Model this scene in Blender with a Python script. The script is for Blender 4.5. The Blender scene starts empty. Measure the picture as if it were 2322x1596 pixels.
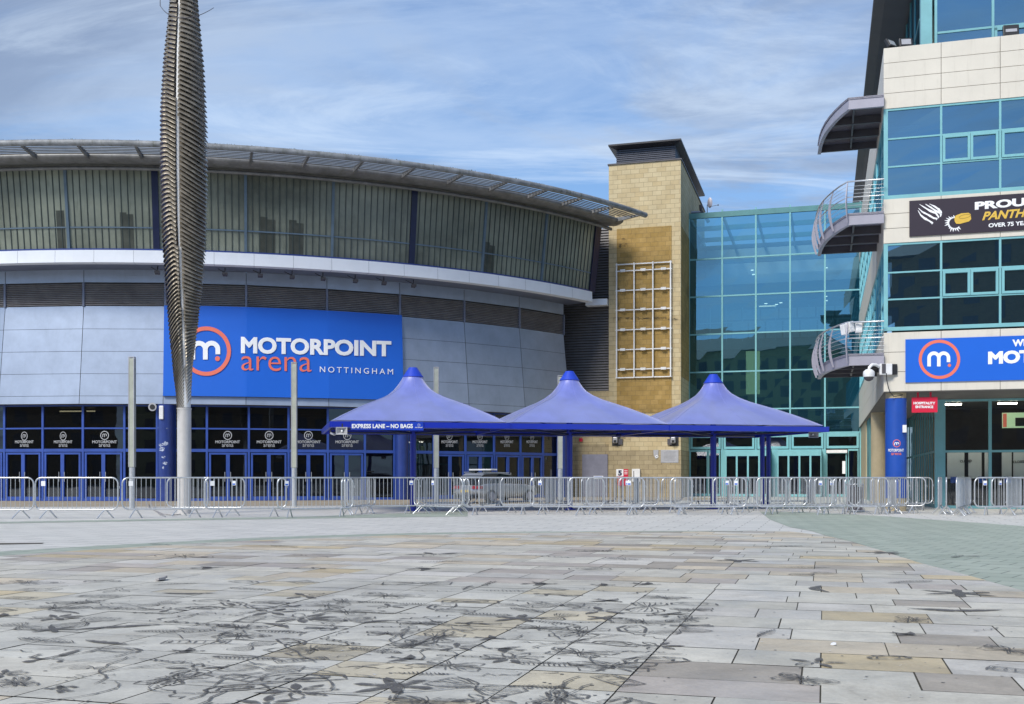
import bpy, math, random
from mathutils import Vector, Matrix, noise as mnoise
R_ = math.radians
random.seed(7)
SC = bpy.context.scene
COL = SC.collection

# ------------------------------------------------------------------ camera
F = 2437.0; CX = 1160.5; HY = 1082.0; CH = 1.1        # survey of the plaza: focal length, principal column, eye height
cam_d = bpy.data.cameras.new('camera'); cam = bpy.data.objects.new('camera', cam_d); COL.objects.link(cam)
cam.location = (0, 0, CH); cam.rotation_euler = (R_(90), 0, 0)
cam_d.sensor_width = 36; cam_d.lens = 36 * F / 2321.0
cam_d.shift_y = (HY - 798.0) / 2321.0
cam_d.clip_end = 2000; cam_d.clip_start = 0.05
SC.camera = cam

# ------------------------------------------------------------------ world
SUN_EL, SUN_AZ = 42, 215        # azimuth clockwise from +Y : behind and to the left of the camera
w = bpy.data.worlds.new('World'); SC.world = w; w.use_nodes = True
nt = w.node_tree; nt.nodes.clear()
def N(t, typ, **kw):
    n = t.nodes.new(typ)
    for k, v in kw.items():
        if k in n.inputs: n.inputs[k].default_value = v
        else: setattr(n, k, v)
    return n
L = nt.links.new
out = N(nt, 'ShaderNodeOutputWorld'); bg = N(nt, 'ShaderNodeBackground'); bg.inputs['Strength'].default_value = 0.11
sky = N(nt, 'ShaderNodeTexSky'); sky.sky_type = 'NISHITA'; sky.sun_disc = False
sky.sun_elevation = R_(SUN_EL); sky.sun_rotation = R_(SUN_AZ); sky.altitude = 50
sky.air_density = 1.0; sky.dust_density = 0.6; sky.ozone_density = 1.5
tc = N(nt, 'ShaderNodeTexCoord')
sep = N(nt, 'ShaderNodeSeparateXYZ'); L(tc.outputs['Generated'], sep.inputs[0])
def math_(t, op, a, b=None, clamp=False):
    m = t.nodes.new('ShaderNodeMath'); m.operation = op; m.use_clamp = clamp
    for i, v in enumerate((a, b)):
        if v is None: continue
        if isinstance(v, (int, float)): m.inputs[i].default_value = v
        else: t.links.new(v, m.inputs[i])
    return m.outputs[0]
zc = math_(nt, 'ADD', math_(nt, 'MAXIMUM', sep.outputs[2], 0.0), 0.10)
cx_ = math_(nt, 'DIVIDE', sep.outputs[0], zc); cy_ = math_(nt, 'DIVIDE', sep.outputs[1], zc)
comb = N(nt, 'ShaderNodeCombineXYZ'); L(cx_, comb.inputs[0]); L(cy_, comb.inputs[1])
def cloud(scale, rot, sx, sy, detail, rough, dist, lo, hi, off=0.0):
    mp = N(nt, 'ShaderNodeMapping'); mp.inputs['Rotation'].default_value = (0, 0, R_(rot)); mp.inputs['Scale'].default_value = (sx, sy, 1)
    mp.inputs['Location'].default_value = (off, off * .7, 0)
    L(comb.outputs[0], mp.inputs[0])
    n = N(nt, 'ShaderNodeTexNoise'); n.inputs['Scale'].default_value = scale; n.inputs['Detail'].default_value = detail
    n.inputs['Roughness'].default_value = rough; n.inputs['Distortion'].default_value = dist
    L(mp.outputs[0], n.inputs['Vector'])
    r = N(nt, 'ShaderNodeMapRange'); r.interpolation_type = 'SMOOTHSTEP'
    r.inputs['From Min'].default_value = lo; r.inputs['From Max'].default_value = hi
    L(n.outputs['Fac'], r.inputs['Value']); return r.outputs[0]
def mixc(t, fac, a, b):
    m = t.nodes.new('ShaderNodeMix'); m.data_type = 'RGBA'
    if isinstance(fac, (int, float)): m.inputs[0].default_value = fac
    else: t.links.new(fac, m.inputs[0])
    for i, v in ((6, a), (7, b)):
        if isinstance(v, tuple): m.inputs[i].default_value = (*v[:3], 1)
        else: t.links.new(v, m.inputs[i])
    return m.outputs[2]
cirrus = cloud(0.7, 26, 0.55, 1.25, 9, 0.6, 1.0, 0.50, 0.68, 3.1)
wisps = cloud(1.5, -24, 0.45, 1.5, 10, 0.66, 1.2, 0.50, 0.70, 8.0)
banks = cloud(1.0, 8, 0.65, 1.1, 9, 0.62, 0.6, 0.45, 0.60, 15.7)
base = sky.outputs[0]
horiz = N(nt, 'ShaderNodeMapRange'); horiz.inputs['From Min'].default_value = 0.0; horiz.inputs['From Max'].default_value = 0.42
horiz.inputs['To Min'].default_value = 0.7; horiz.inputs['To Max'].default_value = 0.0
L(sep.outputs[2], horiz.inputs['Value'])
tint = N(nt, 'ShaderNodeMix'); tint.data_type = 'RGBA'; tint.blend_type = 'MULTIPLY'; tint.inputs[0].default_value = 1
L(base, tint.inputs[6]); tint.inputs[7].default_value = (.58, .84, 1.12, 1)
c1 = mixc(nt, horiz.outputs[0], tint.outputs[2], (3.2, 4.5, 6.0))
c2 = mixc(nt, math_(nt, 'MULTIPLY', banks, 0.75), c1, (2.3, 2.85, 3.9))
c3 = mixc(nt, math_(nt, 'MULTIPLY', cirrus, 0.55), c2, (4.1, 5.2, 6.9))
c4 = mixc(nt, math_(nt, 'MULTIPLY', wisps, 0.42), c3, (5.2, 6.2, 7.5))
L(c4, bg.inputs['Color']); L(bg.outputs[0], out.inputs['Surface'])

# ------------------------------------------------------------------ sun
sd = bpy.data.lights.new('sun', 'SUN'); sd.energy = 2.8; sd.angle = R_(20); sd.color = (1.0, 0.94, 0.84)
so = bpy.data.objects.new('sun', sd); COL.objects.link(so)
az = R_(SUN_AZ); el = R_(SUN_EL)
sdir = Vector((math.sin(az) * math.cos(el), math.cos(az) * math.cos(el), math.sin(el)))
so.rotation_euler = (-sdir).to_track_quat('-Z', 'Y').to_euler(); so.location = sdir * 80
vs = SC.view_settings; vs.view_transform = 'Standard'; vs.look = 'None'; vs.exposure = 0.37; vs.gamma = 1

# ------------------------------------------------------------------ materials
def mat(name, col, rough=0.5, metal=0.0, var=0.12, vscale=3.0, bump=0.0, bscale=30, spec=0.5, streak=0.0, streak_col=(0.08, 0.07, 0.05), col2=None, coat=0):
    m = bpy.data.materials.new(name); m.use_nodes = True; t = m.node_tree
    p = t.nodes['Principled BSDF']; p.inputs['Roughness'].default_value = rough; p.inputs['Metallic'].default_value = metal
    p.inputs['Specular IOR Level'].default_value = spec; p.inputs['Coat Weight'].default_value = coat
    c = t.nodes.new('ShaderNodeTexCoord')
    n = t.nodes.new('ShaderNodeTexNoise'); n.inputs['Scale'].default_value = vscale; n.inputs['Detail'].default_value = 6; n.inputs['Roughness'].default_value = .65
    t.links.new(c.outputs['Object'], n.inputs['Vector'])
    lo = tuple(v * (1 - var) for v in col[:3]); hi = tuple(min(1, v * (1 + var)) for v in (col2 or col)[:3])
    mr = t.nodes.new('ShaderNodeMapRange'); mr.inputs['From Min'].default_value = .3; mr.inputs['From Max'].default_value = .7
    t.links.new(n.outputs['Fac'], mr.inputs['Value'])
    o = mixc(t, mr.outputs[0], lo, hi)
    if streak > 0:
        mp = t.nodes.new('ShaderNodeMapping'); mp.inputs['Scale'].default_value = (2.2, 2.2, .22)
        t.links.new(c.outputs['Object'], mp.inputs[0])
        n2 = t.nodes.new('ShaderNodeTexNoise'); n2.inputs['Scale'].default_value = 2.0; n2.inputs['Detail'].default_value = 8; n2.inputs['Roughness'].default_value = .7
        t.links.new(mp.outputs[0], n2.inputs['Vector'])
        r2 = t.nodes.new('ShaderNodeMapRange'); r2.interpolation_type = 'SMOOTHSTEP'; r2.inputs['From Min'].default_value = .5; r2.inputs['From Max'].default_value = .78
        r2.inputs['To Max'].default_value = streak
        t.links.new(n2.outputs['Fac'], r2.inputs['Value'])
        o = mixc(t, r2.outputs[0], o, streak_col)
    t.links.new(o, p.inputs['Base Color'])
    if bump > 0:
        b = t.nodes.new('ShaderNodeBump'); b.inputs['Strength'].default_value = bump; b.inputs['Distance'].default_value = .02
        n3 = t.nodes.new('ShaderNodeTexNoise'); n3.inputs['Scale'].default_value = bscale; n3.inputs['Detail'].default_value = 5
        t.links.new(c.outputs['Object'], n3.inputs['Vector']); t.links.new(n3.outputs['Fac'], b.inputs['Height'])
        t.links.new(b.outputs[0], p.inputs['Normal'])
    return m

def block_mat(name, c1, c2, mortar, bw, rh, ms=0.008, var=.15, rough=.85, bump=.4, bias=0.0, stain=0.0, stain_col=(.05, .045, .03), planar=False, rot=0, noise_bump=0.0, offset=.5):
    m = bpy.data.materials.new(name); m.use_nodes = True; t = m.node_tree; p = t.nodes['Principled BSDF']
    p.inputs['Roughness'].default_value = rough; p.inputs['Specular IOR Level'].default_value = .3
    c = t.nodes.new('ShaderNodeTexCoord')
    if planar:
        mp = t.nodes.new('ShaderNodeMapping'); mp.inputs['Rotation'].default_value = (0, 0, R_(rot)); t.links.new(c.outputs['Object'], mp.inputs[0]); vec = mp.outputs[0]
    else:
        s = t.nodes.new('ShaderNodeSeparateXYZ'); t.links.new(c.outputs['Object'], s.inputs[0])
        k = t.nodes.new('ShaderNodeCombineXYZ'); t.links.new(math_(t, 'ADD', s.outputs[0], s.outputs[1]), k.inputs[0]); t.links.new(s.outputs[2], k.inputs[1]); vec = k.outputs[0]
    b = t.nodes.new('ShaderNodeTexBrick'); b.inputs['Scale'].default_value = 1; b.inputs['Brick Width'].default_value = bw; b.inputs['Row Height'].default_value = rh
    b.inputs['Mortar Size'].default_value = ms; b.inputs['Mortar Smooth'].default_value = .1; b.inputs['Bias'].default_value = bias; b.offset = offset
    b.inputs['Color1'].default_value = (*c1, 1); b.inputs['Color2'].default_value = (*c2, 1); b.inputs['Mortar'].default_value = (*mortar, 1)
    t.links.new(vec, b.inputs['Vector'])
    n = t.nodes.new('ShaderNodeTexNoise'); n.inputs['Scale'].default_value = 1.3; n.inputs['Detail'].default_value = 8; n.inputs['Roughness'].default_value = .7
    t.links.new(c.outputs['Object'], n.inputs['Vector'])
    mr = t.nodes.new('ShaderNodeMapRange'); mr.inputs['From Min'].default_value = .3; mr.inputs['From Max'].default_value = .7; mr.inputs['To Min'].default_value = 1 - var; mr.inputs['To Max'].default_value = 1 + var * .6
    t.links.new(n.outputs['Fac'], mr.inputs['Value'])
    vm = t.nodes.new('ShaderNodeVectorMath'); vm.operation = 'SCALE'; t.links.new(b.outputs['Color'], vm.inputs[0]); t.links.new(mr.outputs[0], vm.inputs['Scale'])
    o = vm.outputs[0]
    if stain > 0:
        n2 = t.nodes.new('ShaderNodeTexNoise'); n2.inputs['Scale'].default_value = .55; n2.inputs['Detail'].default_value = 9; n2.inputs['Roughness'].default_value = .62
        t.links.new(c.outputs['Object'], n2.inputs['Vector'])
        r2 = t.nodes.new('ShaderNodeMapRange'); r2.interpolation_type = 'SMOOTHSTEP'; r2.inputs['From Min'].default_value = .52; r2.inputs['From Max'].default_value = .75; r2.inputs['To Max'].default_value = stain
        t.links.new(n2.outputs['Fac'], r2.inputs['Value']); o = mixc(t, r2.outputs[0], o, stain_col)
    t.links.new(o, p.inputs['Base Color'])
    bp = t.nodes.new('ShaderNodeBump'); bp.inputs['Strength'].default_value = bump; bp.inputs['Distance'].default_value = .01; bp.invert = True
    t.links.new(b.outputs['Fac'], bp.inputs['Height'])
    if noise_bump > 0:
        n4 = t.nodes.new('ShaderNodeTexNoise'); n4.inputs['Scale'].default_value = 14; n4.inputs['Detail'].default_value = 6
        t.links.new(c.outputs['Object'], n4.inputs['Vector'])
        b4 = t.nodes.new('ShaderNodeBump'); b4.inputs['Strength'].default_value = noise_bump; b4.inputs['Distance'].default_value = .04
        t.links.new(n4.outputs['Fac'], b4.inputs['Height']); t.links.new(b4.outputs[0], bp.inputs['Normal'])
    t.links.new(bp.outputs[0], p.inputs['Normal'])
    return m

def glass_mat(name, body, tint=(.5, .6, .65), trans=.4, refl=.3, rough=.01, wob=.02, gloss=(1, 1, 1)):
    """window glass: dark body, some see-through, a mirror layer with slightly wavy panes"""
    m = bpy.data.materials.new(name); m.use_nodes = True; t = m.node_tree; t.nodes.clear()
    o = t.nodes.new('ShaderNodeOutputMaterial')
    d = t.nodes.new('ShaderNodeBsdfDiffuse'); d.inputs['Color'].default_value = (*body, 1)
    tr = t.nodes.new('ShaderNodeBsdfTransparent'); tr.inputs['Color'].default_value = (*tint, 1)
    g = t.nodes.new('ShaderNodeBsdfGlossy'); g.inputs['Roughness'].default_value = rough; g.inputs['Color'].default_value = (*gloss, 1)
    c = t.nodes.new('ShaderNodeTexCoord'); n = t.nodes.new('ShaderNodeTexNoise'); n.inputs['Scale'].default_value = .8; n.inputs['Detail'].default_value = 1.5
    t.links.new(c.outputs['Object'], n.inputs['Vector'])
    b = t.nodes.new('ShaderNodeBump'); b.inputs['Strength'].default_value = wob * 10; b.inputs['Distance'].default_value = .05
    t.links.new(n.outputs['Fac'], b.inputs['Height']); t.links.new(b.outputs[0], g.inputs['Normal'])
    m1 = t.nodes.new('ShaderNodeMixShader'); m1.inputs[0].default_value = trans; t.links.new(d.outputs[0], m1.inputs[1]); t.links.new(tr.outputs[0], m1.inputs[2])
    fr = t.nodes.new('ShaderNodeFresnel'); fr.inputs['IOR'].default_value = 1.5
    k = math_(t, 'ADD', math_(t, 'MULTIPLY', fr.outputs[0], 1.0 - refl), refl)
    m2 = t.nodes.new('ShaderNodeMixShader'); t.links.new(k, m2.inputs[0]); t.links.new(m1.outputs[0], m2.inputs[1]); t.links.new(g.outputs[0], m2.inputs[2])
    t.links.new(m2.outputs[0], o.inputs['Surface']); return m

def emis(name, col, s):
    m = bpy.data.materials.new(name); m.use_nodes = True; p = m.node_tree.nodes['Principled BSDF']
    p.inputs['Base Color'].default_value = (*col, 1); p.inputs['Emission Color'].default_value = (*col, 1); p.inputs['Emission Strength'].default_value = s
    return m

M = {}
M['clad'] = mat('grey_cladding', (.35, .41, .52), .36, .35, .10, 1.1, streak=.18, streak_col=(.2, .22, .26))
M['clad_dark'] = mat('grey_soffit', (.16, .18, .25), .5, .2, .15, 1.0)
M['band'] = mat('white_band', (.78, .81, .87), .4, 0, .05, .8, streak=.10, streak_col=(.5, .5, .5))
M['roofmetal'] = mat('weathered_roof_metal', (.19, .19, .19), .5, .3, .3, 2.2, bump=.2, bscale=12, streak=.5, streak_col=(.10, .10, .05))
M['rooftube'] = mat('mossy_roof_tube', (.24, .25, .26), .6, .1, .4, 2.5, bump=.5, bscale=9, streak=.85, streak_col=(.07, .07, .03))
M['louvre'] = mat('brown_louvre', (.34, .32, .32), .5, .1, .2, 2)
M['darkgap'] = mat('dark_void', (.012, .012, .014), .9)
M['uglass'] = mat('channel_glass', (.10, .11, .09), .25, 0, .2, .12, col2=(.32, .345, .275), streak=.6, streak_col=(.07, .08, .065))
M['blurtint'] = mat('painted_glass_blur', (.07, .075, .06), .3, 0, .3, 2)  # dark tint imitating blurred reflections and shapes in the channel glass
M['rib'] = mat('channel_glass_joint', (.05, .065, .06), .4, 0)
M['bluesteel'] = mat('blue_steel', (.02, .045, .22), .35, 0, .15, 2, coat=.3)
M['navy'] = mat('navy_steel', (.009, .014, .055), .35, 0, .15, 2)
M['doorblue'] = mat('blue_door_frame', (.035, .085, .36), .4, 0, .15, 2)
M['lightblue'] = mat('pale_blue_steel', (.11, .16, .21), .4)
M['teal'] = mat('teal_frame', (.20, .46, .50), .4, 0, .08, 2)
M['tealdark'] = mat('dark_teal_frame', (.10, .26, .27), .4, 0, .1, 2)
M['cream'] = mat('cream_stone_panel', (.66, .62, .54), .6, 0, .05, .9, bump=.05, bscale=60, streak=.35, streak_col=(.33, .30, .24))
M['joint'] = mat('panel_joint', (.10, .09, .07), .9)
M['tan'] = mat('tan_render', (.46, .38, .24), .7, 0, .12, 2, bump=.1, streak=.2, streak_col=(.15, .12, .07))
M['steel'] = mat('galvanised_steel', (.60, .62, .64), .32, .6, .12, 9)
M['whitepaint'] = mat('white_paint', (.78, .78, .78), .4)
M['greymetal'] = mat('grey_painted_metal', (.37, .36, .42), .42, .15, .08, 2)
M['darkgrey'] = mat('dark_grey_metal', (.085, .08, .09), .5, .1, .15, 2)
M['black'] = mat('black_plastic', (.02, .02, .022), .45)
M['tent'] = mat('blue_canvas', (.085, .115, .49), .36, 0, .14, 1.4, col2=(.125, .155, .56), bump=.06, bscale=4, spec=1.0, coat=1.0, streak=.25, streak_col=(.16, .17, .42))
M['tent'].node_tree.nodes['Principled BSDF'].inputs['Coat Roughness'].default_value = .34
M['tent'].node_tree.nodes['Principled BSDF'].inputs['Coat IOR'].default_value = 1.7
M['tent'].node_tree.nodes['Principled BSDF'].inputs['Sheen Weight'].default_value = .55
M['tent'].node_tree.nodes['Principled BSDF'].inputs['Sheen Roughness'].default_value = .6
M['tentcap'] = mat('blue_canvas_cap', (.02, .06, .52), .38, 0, .06, 2)
M['tentrail'] = mat('blue_tent_rail', (.01, .03, .40), .3, 0, .06, 2, coat=.3)
M['sign_blue'] = mat('sign_blue', (.012, .125, .62), .35, 0, .03, .5)
M['sign_white'] = mat('sign_white', (.85, .86, .88), .5, 0, .01)
M['sign_coral'] = mat('sign_coral', (.78, .17, .11), .5, 0, .02)
M['sign_dark'] = mat('sign_aubergine', (.022, .014, .028), .5, 0, .05)
M['sign_gold'] = mat('sign_gold', (.68, .44, .06), .5, 0, .05)
M['sign_golddark'] = mat('sign_gold_shade', (.30, .19, .03), .5, 0, .05)
M['sign_red'] = mat('sign_crimson', (.62, .012, .05), .4, 0, .03)
M['logo_grey'] = mat('frosted_vinyl', (.42, .43, .45), .6)
M['pole'] = mat('brushed_pale_steel', (.60, .58, .56), .45, .25, .08, 3, streak=.15, streak_col=(.3, .28, .25))
M['vane'] = mat('bronze_grey_vane', (.25, .22, .175), .32, .45, .25, 5, col2=(.36, .32, .26))
M['lampbody'] = mat('translucent_lamp_body', (.40, .42, .36), .3, 0, .15, 3, streak=.3, streak_col=(.2, .2, .15))
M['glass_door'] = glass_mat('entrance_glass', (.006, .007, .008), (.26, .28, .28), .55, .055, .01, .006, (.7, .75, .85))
M['glass_atrium'] = glass_mat('atrium_glass', (.010, .05, .07), (.36, .64, .74), .56, .30, .005, .0022, (.38, .74, .94))
M['glass_office'] = glass_mat('office_glass', (.012, .03, .05), (.30, .44, .5), .35, .36, .005, .002, (.44, .74, .92))
M['glass_shop'] = glass_mat('shop_glass', (.008, .01, .012), (.85, .9, .9), .92, .05, .01, .01)
M['tower'] = block_mat('buff_stone_blocks', (.53, .42, .24), (.60, .50, .31), (.34, .27, .17), .49, .256, .010, stain=.35, stain_col=(.20, .15, .08))
M['ochre'] = block_mat('rough_ochre_blocks', (.37, .24, .075), (.45, .30, .11), (.27, .19, .08), .42, .256, .010, var=.22, stain=.75, stain_col=(.12, .09, .04), noise_bump=.5)
M['lowstone'] = block_mat('rough_tan_blocks', (.36, .29, .175), (.43, .35, .22), (.22, .18, .11), .49, .256, .010, var=.22, stain=.4, stain_col=(.14, .11, .07), noise_bump=.4)
M['brickfar'] = block_mat('brown_brick', (.20, .13, .07), (.26, .17, .09), (.2, .17, .13), .23, .075, .008)
M['lit'] = emis('lit_strip', (1, .86, .55), 1.3)
M['lamp'] = emis('ceiling_lamp', (1, .9, .7), 26)
M['litpanel'] = emis('lit_wall_panel', (.62, .72, .36), .55)
M['litwhite'] = emis('lit_downlight', (1, .9, .7), 2.5)
M['screen'] = emis('lit_screen', (.45, .62, .38), .5)
M['screenred'] = emis('lit_screen_red', (.55, .12, .08), .5)
M['interior'] = mat('interior_wall', (.13, .17, .20), .8, 0, .2, .5)
M['atrium_in'] = mat('atrium_plaster', (.42, .46, .46), .8, 0, .15, .5)
M['interior_pale'] = mat('interior_parapet', (.55, .62, .66), .7)
M['slate'] = mat('slate_roof', (.09, .09, .10), .7)
M['carsilver'] = mat('silver_car_paint', (.42, .43, .45), .28, .5, .03, 2, coat=.6)
M['tyre'] = mat('tyre_rubber', (.02, .02, .02), .8)
M['redlamp'] = mat('red_lamp_lens', (.35, .01, .015), .2)
M['yellow'] = mat('yellow_plate', (.75, .52, .03), .4)
M['blackglass'] = mat('tinted_car_glass', (.01, .012, .014), .06, 0, 0, 1, spec=.8)
M['plaque'] = mat('grey_plaque', (.42, .42, .44), .4, .2)
M['doorgrey'] = mat('grey_steel_door', (.24, .24, .30), .45, .1)
M['blind'] = mat('pale_blind', (.84, .86, .86), .7, 0, .05, 2)

# ------------------------------------------------------------------ mesh builder
class MB:
    def __init__(s): s.v = []; s.f = []; s.m = []; s.sm = []; s.cm = 0
    def add(s, vs_, fs, smooth=False):
        o = len(s.v); s.v += [tuple(v) for v in vs_]
        for f in fs: s.f.append(tuple(i + o for i in f)); s.m.append(s.cm); s.sm.append(smooth)
        return s
    def box(s, x0, x1, y0, y1, z0, z1):
        v = [(x0, y0, z0), (x1, y0, z0), (x1, y1, z0), (x0, y1, z0), (x0, y0, z1), (x1, y0, z1), (x1, y1, z1), (x0, y1, z1)]
        return s.add(v, [(0, 3, 2, 1), (4, 5, 6, 7), (0, 1, 5, 4), (1, 2, 6, 5), (2, 3, 7, 6), (3, 0, 4, 7)])
    def hexa(s, v8): return s.add(v8, [(0, 3, 2, 1), (4, 5, 6, 7), (0, 1, 5, 4), (1, 2, 6, 5), (2, 3, 7, 6), (3, 0, 4, 7)])
    def tube(s, pts, r, n=8, closed=False, cap=True):
        pts = [Vector(p) for p in pts]; k = len(pts)
        rr = r if isinstance(r, (list, tuple)) else [r] * k
        rings = []; up = None
        for i, p in enumerate(pts):
            if closed: t = (pts[(i + 1) % k] - pts[i - 1])
            else: t = (pts[min(i + 1, k - 1)] - pts[max(i - 1, 0)])
            t.normalize()
            if up is None: up = Vector((0, 0, 1)) if abs(t.z) < .9 else Vector((1, 0, 0))
            a = t.cross(up)
            if a.length < 1e-6: a = t.cross(Vector((0, 1, 0)))
            a.normalize(); b = a.cross(t); b.normalize(); up = b
            rings.append([p + (a * math.cos(2 * math.pi * j / n) + b * math.sin(2 * math.pi * j / n)) * rr[i] for j in range(n)])
        vs_ = [v for q in rings for v in q]; fs = []
        for i in range(k if closed else k - 1):
            i2 = (i + 1) % k
            for j in range(n):
                j2 = (j + 1) % n; fs.append((i * n + j, i * n + j2, i2 * n + j2, i2 * n + j))
        s.add(vs_, fs, True)
        if cap and not closed:
            s.add(rings[0], [tuple(range(n))]); s.add(rings[-1], [tuple(reversed(range(n)))])
        return s
    def cyl(s, c, r, z0, z1, n=24, r2=None):
        r2 = r if r2 is None else r2
        a = [(c[0] + r * math.cos(2 * math.pi * j / n), c[1] + r * math.sin(2 * math.pi * j / n), z0) for j in range(n)]
        b = [(c[0] + r2 * math.cos(2 * math.pi * j / n), c[1] + r2 * math.sin(2 * math.pi * j / n), z1) for j in range(n)]
        s.add(a + b, [(j, (j + 1) % n, n + (j + 1) % n, n + j) for j in range(n)], True)
        s.add(a, [tuple(reversed(range(n)))]); s.add(b, [tuple(range(n))]); return s
    def prism(s, poly, fn, d0, d1):
        """poly of 2-D points, fn(p, d) -> 3-D"""
        n = len(poly); a = [fn(p, d0) for p in poly]; b = [fn(p, d1) for p in poly]
        return s.add(a + b, [tuple(range(n)), tuple(reversed(range(n, 2 * n)))] + [(j, n + j, n + (j + 1) % n, (j + 1) % n) for j in range(n)])
    def build(s, name, m, parent=None, loc=None, rotz=0):
        me = bpy.data.meshes.new(name); me.from_pydata([tuple(v) for v in s.v], [], s.f)
        ms = m if isinstance(m, (list, tuple)) else [m]
        for q in ms: me.materials.append(q)
        if len(ms) > 1: me.polygons.foreach_set('material_index', s.m)
        me.polygons.foreach_set('use_smooth', s.sm); me.update()
        o = bpy.data.objects.new(name, me); COL.objects.link(o)
        if parent: o.parent = parent
        if loc is not None: o.location = loc
        o.rotation_euler = (0, 0, rotz); return o

def recalc(o):
    import bmesh
    b = bmesh.new(); b.from_mesh(o.data); bmesh.ops.recalc_face_normals(b, faces=b.faces); b.to_mesh(o.data); b.free(); return o
def bevel(o, wdt, seg=2):
    md = o.modifiers.new('bevel', 'BEVEL'); md.width = wdt; md.segments = seg; md.limit_method = 'ANGLE'; return o
def tag(o, label, cat, group=None, kind=None):
    if label: o['label'] = label
    if cat: o['category'] = cat
    if group: o['group'] = group
    if kind: o['kind'] = kind
    return o
def thing(name, label, cat, loc=(0, 0, 0), rotz=0, group=None):
    o = bpy.data.objects.new(name, None); COL.objects.link(o); o.location = loc; o.rotation_euler = (0, 0, rotz)
    o.empty_display_size = .2
    return tag(o, label, cat, group)
def struct(o, label=None): o['kind'] = 'structure'; return o
def dup(root, loc, rotz, label=None, scale=None):
    r = root.copy(); COL.objects.link(r); r.location = loc; r.rotation_euler = (0, 0, rotz)
    if scale: r.scale = scale
    if label: r['label'] = label
    for ch in list(root.children):
        c = ch.copy(); COL.objects.link(c); c.parent = r
        for g in list(ch.children):
            d = g.copy(); COL.objects.link(d); d.parent = c
    return r

# text outlines from Blender's built-in font; boldness comes from a bevelled (solid) letter
_tc = {}
def text2d(s, bold=0.0, sp=1.0):
    k = (s, bold, sp)
    if k in _tc: return _tc[k]
    cu = bpy.data.curves.new('t', 'FONT'); cu.body = s; cu.space_character = sp; cu.resolution_u = 4
    if bold > 0: cu.bevel_depth = bold; cu.bevel_resolution = 0
    elif bold < 0: cu.offset = bold
    o = bpy.data.objects.new('t', cu); COL.objects.link(o)
    dg = bpy.context.evaluated_depsgraph_get(); me = bpy.data.meshes.new_from_object(o.evaluated_get(dg))
    vs_ = [(v.co.x, v.co.y, v.co.z) for v in me.vertices]; fs = [tuple(p.vertices) for p in me.polygons]
    bpy.data.objects.remove(o); bpy.data.curves.remove(cu); bpy.data.meshes.remove(me)
    x0 = min(v[0] for v in vs_); x1 = max(v[0] for v in vs_); y0 = min(v[1] for v in vs_); y1 = max(v[1] for v in vs_)
    vs_ = [((v[0] - x0) / (x1 - x0), (v[1] - y0) / (y1 - y0), v[2] / bold if bold > 0 else 0) for v in vs_]
    _tc[k] = (vs_, fs); return _tc[k]
def text_to(mb, s, box, fn, bold=0.0, sp=1.0, shear=0.0):
    """box = (xl, xr, top_l, bot_l, top_r, bot_r) in survey units, fn maps survey (x, y) to the surface"""
    vs_, fs = text2d(s, bold, sp); xl, xr, tl, bl, tr, br = box; o = []
    for a, b, c in vs_:
        x = xl + (xr - xl) * a + shear * (b - .5); t = tl + (tr - tl) * a; q = bl + (br - bl) * a; y = q + (t - q) * b
        P = Vector(fn(x, y))
        if c: n = (Vector(fn(x + .5, y)) - P).cross(Vector(fn(x, y - .5)) - P).normalized(); P = P + n * (.004 * c)
        o.append(tuple(P))
    mb.add(o, fs)
def ribbon2d(pts, wd, closed=False):
    n = len(pts); L_ = []; R2 = []
    for i, p in enumerate(pts):
        if closed: a = pts[i - 1]; b = pts[(i + 1) % n]
        else: a = pts[max(i - 1, 0)]; b = pts[min(i + 1, n - 1)]
        dx, dy = b[0] - a[0], b[1] - a[1]; l = math.hypot(dx, dy) or 1
        ww = wd[i] if isinstance(wd, (list, tuple)) else wd
        L_.append((p[0] - dy / l * ww / 2, p[1] + dx / l * ww / 2)); R2.append((p[0] + dy / l * ww / 2, p[1] - dx / l * ww / 2))
    vs_ = L_ + R2; fs = [(i, (i + 1) % n, n + (i + 1) % n, n + i) for i in range(n if closed else n - 1)]
    return vs_, fs
def ribbon_to(mb, pts, wd, fn, closed=False):
    vs_, fs = ribbon2d(pts, wd, closed); mb.add([fn(*v) for v in vs_], fs)
def disc_to(mb, c, r, fn, n=20, ry=None):
    ry = ry or r
    mb.add([fn(c[0] + r * math.cos(2 * math.pi * i / n), c[1] + ry * math.sin(2 * math.pi * i / n)) for i in range(n)], [tuple(range(n))])
def ring_to(mb, c, r, wd, fn, n=56, ry=None):
    ry = ry or r
    ribbon_to(mb, [(c[0] + r * math.cos(2 * math.pi * i / n), c[1] + ry * math.sin(2 * math.pi * i / n)) for i in range(n)], wd, fn, True)
def lifted(fn, d):
    def g(x, y):
        P = Vector(fn(x, y)); n = (Vector(fn(x + .5, y)) - P).cross(Vector(fn(x, y - .5)) - P).normalized(); return tuple(P + n * d)
    return g
def m_glyph(mb, x0, top, bot, sp, st, fn):
    """rounded m: three stems with two arches (survey units, y down)"""
    r = sp / 2; yc = top + st / 2 + r
    arch = lambda c: [(c - r * math.cos(math.pi * i / 14), yc - r * math.sin(math.pi * i / 14)) for i in range(15)]
    ribbon_to(mb, [(x0, bot)] + arch(x0 + r) + [(x0 + sp, bot)], st, fn)
    ribbon_to(mb, arch(x0 + 3 * r) + [(x0 + 2 * sp, bot - (bot - top) * .28)], st, lifted(fn, .004))

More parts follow.
